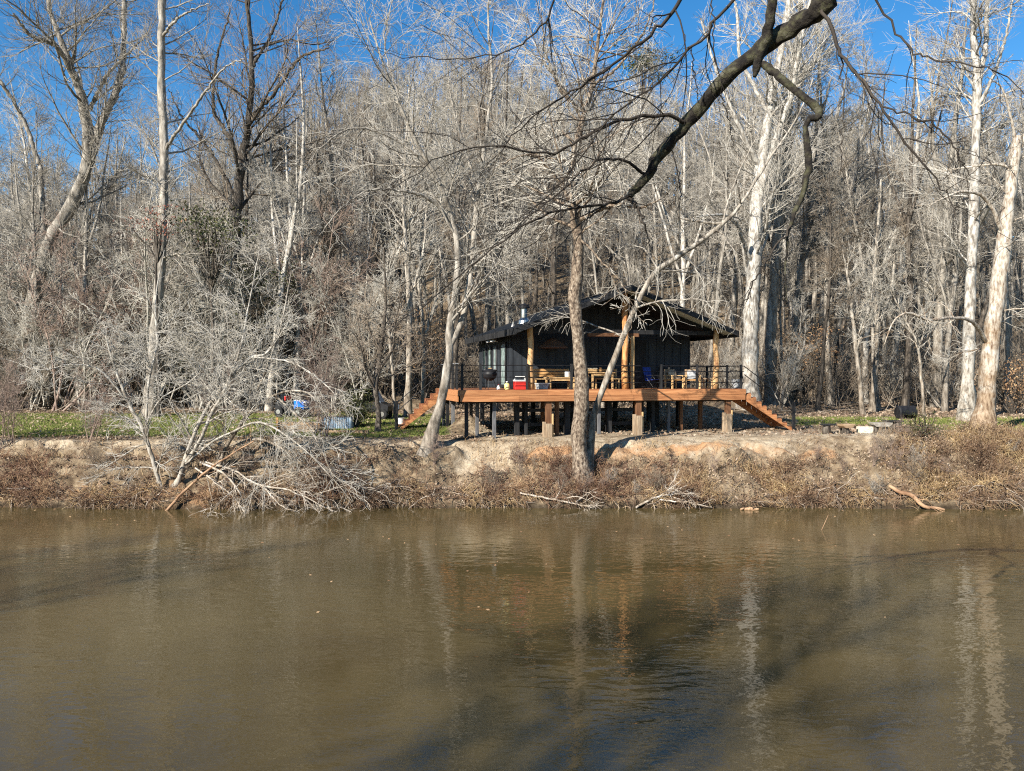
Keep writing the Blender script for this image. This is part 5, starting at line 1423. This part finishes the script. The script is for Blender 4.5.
# fallen leaves on bank, yard and forest edge
x, y, t_ = scatter(70000, -60, 1090, .1, 4.2)
zq = zone(x, y)
keep = (fbm(x * .7, y * 1.1, 4) + .09 * rng.randn(len(x)) > .02) & ~((np.maximum(zq[:, 1], zq[:, 2]) > .42) & (rng.rand(len(x)) < .93))
x, y = x[keep], y[keep]
A = quads(x, y, ground_z(x, y) + rng.uniform(.0, .07, len(x)), .045)
n = 46000
y2 = 33 + 27 * rng.rand(n) ** .8; x2 = rng.uniform(-.66, .66, n) * y2
zz = zone(x2, y2); k = (zz[:, 0] < .35) | (rng.rand(n) < .42); x2, y2 = x2[k], y2[k]
B = quads(x2, y2, ground_z(x2, y2) + .03, .07)
AA = np.concatenate([A, B])
tag(link('leaf_litter', np_mesh('leaf_litter', AA, np.arange(len(AA) * 4).reshape(-1, 4)), M['litter']), 'brown fallen leaves scattered over the far bank and yard', 'leaf litter', kind='stuff')


def stalks(x, y, L, r, lean, wander, trop, nseg=4, tip=.003, up=1.):
    n = len(x); P0 = np.stack([x, y, ground_z(x, y) - .03], 1)
    d = rng.normal(0, lean, (n, 3)); d[:, 2] = np.abs(d[:, 2]) + up; d[:, 1] -= .2
    return grow(rng, P0, d, L, np.full(n, r), tip, nseg, wander, trop)


# brambles and dead weeds over the bank; clumped
def clumped(n, px0, px1, t0, t1, thr=.0, f=.8, pw=1.):
    x, y, t = scatter(n * 3, px0, px1, t0, t1, pw)
    pc = 512 + F * x / y
    big = fbm(x * .33 + 7, y * .5 + 3, 2)          # whole stretches stay bare, mostly in the middle
    w = fbm(x * f + 40, y * f, 3) + .12 * rng.randn(len(x)) + np.where((pc > 440) & (pc < 885), .9 * big - .05, .25 * big)
    k = w > thr
    x, y = x[k], y[k]; o_ = rng.permutation(len(x))[:min(n, int(len(x)))]
    return x[o_], y[o_]


def vig(x, y, f=.8):
    return .55 + 1.7 * np.clip(fbm(x * f + 40, y * f, 3), -.15, .4)


G = []
x, y = clumped(4200, -60, 560, .05, 2.1, .11, .6)
Pb, Rb = stalks(x, y, rng.uniform(.3, 1.15, len(x)) * vig(x, y, .6), .011, .75, .30, -.16, 5, .004, .8); G.append((Pb, Rb, 3))
L1 = spawn(rng, Pb, Rb, 15000, t0=.2, ang=55, lr=.45, shape=.3, rr=.8, nseg=3, wander=.25, trop=-.05, tip=.003); G.append((*L1, 3))
x, y = clumped(2000, 560, 900, .05, 1.7, .14, .6)
Pb, Rb = stalks(x, y, rng.uniform(.2, .9, len(x)) * vig(x, y, .6), .010, .7, .28, -.14, 4, .004, .8); G.append((Pb, Rb, 3))
L1 = spawn(rng, Pb, Rb, 9000, t0=.2, ang=55, lr=.45, shape=.3, rr=.8, nseg=3, wander=.25, trop=-.05, tip=.003); G.append((*L1, 3))
tag(link('bank_bramble', tube_mesh('bank_bramble', G, False), M['bramble']), 'tangled reddish brown brambles covering the far bank', 'brambles', kind='stuff')
G = []
x, y = clumped(6000, 680, 1100, .05, 3.4, .07, .6)
k = (512 + F * x / y > 885) | (y - shore(x) < 1.7); x, y = x[k], y[k]
Pb, Rb = stalks(x, y, rng.uniform(.3, 1.15, len(x)) * vig(x, y, .6), .010, .55, .22, -.10, 5, .004); G.append((Pb, Rb, 3))
L1 = spawn(rng, Pb, Rb, 16000, t0=.25, ang=48, lr=.45, shape=.3, rr=.8, nseg=3, wander=.22, trop=0, tip=.003); G.append((*L1, 3))
x, y = clumped(4000, -60, 1090, .0, 3.2, .04, 1.2)
Pb, Rb = stalks(x, y, rng.uniform(.15, .45, len(x)), .008, .5, .2, -.12, 3, .003); G.append((Pb, Rb, 3))
# tall arching weeds by the water, hanging over the edge
x, y = clumped(8000, -60, 1090, -.05, .55, .0, .9)
Pb, Rb = stalks(x, y, rng.uniform(.2, .75, len(x)), .009, .6, .22, -.28, 5, .003, .5); G.append((Pb, Rb, 3))
tag(link('dead_weeds', tube_mesh('dead_weeds', G, False), M['straw']), 'straw coloured dead weeds and stalks on the far bank', 'weeds', kind='stuff')
# leaves still hanging on the right hand weeds
x, y = clumped(11000, 690, 1090, .1, 3.2, .03, .6)
k = (512 + F * x / y > 885) | (y - shore(x) < 1.6); x, y = x[k], y[k]
A = quads(x, y, ground_z(x, y) + rng.uniform(.05, .75, len(x)), .03, 2.)
tag(link('weed_leaves', np_mesh('weed_leaves', A, np.arange(len(A) * 4).reshape(-1, 4)), M['litter']), 'small withered leaves on the weeds of the right bank', 'weeds', kind='stuff')

x, y = clumped(900, -60, 1090, .15, .7, .0, .9)
P0 = np.stack([x, y, ground_z(x, y) + .02], 1); dd = rng.normal(0, 1, (len(x), 3)) * [1.2, .3, .3] + [0, -.5, -.25]
P, R = grow(rng, P0, dd, rng.uniform(.3, 1.3, len(x)), rng.uniform(.008, .028, len(x)), .005, 6, .22, -.06)
L1 = spawn(rng, P, R, 2200, t0=.2, ang=45, lr=.5, nseg=4, wander=.25, trop=-.03, tip=.004)
tag(link('roots_and_sticks', tube_mesh('roots_and_sticks', [(P, R, 4), (*L1, 3)], False), M['driftwood_dull']), 'exposed roots and stranded sticks along the waterline', 'roots', kind='stuff')

# leaves floating on the river
n = 150
y = 29.0 - 13 * rng.rand(n) ** 2.2 - .3; x = rng.uniform(-.66, .66, n) * y
k = fbm(x * .15, y * .5, 3) > .0; x, y = x[k], y[k]
A = quads(x, y, np.full(len(x), .006), .045, .03)
tag(link('floating_leaves', np_mesh('floating_leaves', A, np.arange(len(A) * 4).reshape(-1, 4)), M['leaf_dry']), 'brown leaves floating on the river', 'leaves', kind='stuff')

# grass blades
n = 260000
y = 32.5 + 15 * rng.rand(n); x = rng.uniform(-.66, .66, n) * y
z4 = zone(x, y); k = z4[:, 0] + .18 * rng.randn(n) > .55; x, y = x[k], y[k]
n = len(x); c = np.stack([x, y, ground_z(x, y) - .005], 1)
s = unit(rng.normal(0, 1, (n, 3)) * [1, 1, 0]) * .011; hgt = rng.uniform(.03, .085, n)[:, None]
tipv = c + np.concatenate([rng.normal(0, .025, (n, 2)), hgt], 1)
V = np.stack([c - s, c + s, tipv], 1)
tag(link('lawn_grass', np_mesh('lawn_grass', V, T=np.arange(n * 3).reshape(-1, 3)), M['grass']), 'short green lawn grass with worn patches', 'grass', kind='stuff')

# forest floor branches
rng = np.random.RandomState(8)
n = 900
y = 46 + 30 * rng.rand(n); x = rng.uniform(-.66, .66, n) * y
P0 = np.stack([x, y, ground_z(x, y) + .1], 1); d = rng.normal(0, 1, (n, 3)) * [1, 1, .25]
P, R = grow(rng, P0, d, rng.uniform(.6, 3.5, n), rng.uniform(.015, .06, n), .01, 5, .12, .0)
L1 = spawn(rng, P, R, 6000, t0=.1, ang=50, lr=.5, nseg=3, wander=.2, trop=.06, tip=.006)
tag(link('forest_debris', tube_mesh('forest_debris', [(P, R, 4), (*L1, 3)], False), M['twig_brown']), 'fallen sticks and brushwood covering the forest floor', 'brushwood', kind='stuff')
# low thicket at the forest edge
n = 5200
y = 50 + 34 * rng.rand(n); x = rng.uniform(-.68, .68, n) * y
P0 = np.stack([x, y, ground_z(x, y) - .05], 1); d = rng.normal(0, .3, (n, 3)); d[:, 2] = 1
P, R = grow(rng, P0, d, rng.uniform(1.0, 5.5, n), np.full(n, .022), .008, 6, .12, .02)
L1 = spawn(rng, P, R, 42000, t0=.2, ang=46, lr=.38, nseg=3, wander=.2, trop=.03, tip=.006)
tag(link('forest_thicket', tube_mesh('forest_thicket', [(P, R, 3), (*L1, 3)], False), M['twig_brown']), 'dense leafless undergrowth between the forest trunks', 'undergrowth', kind='stuff')
print('objects', len(bpy.data.objects))
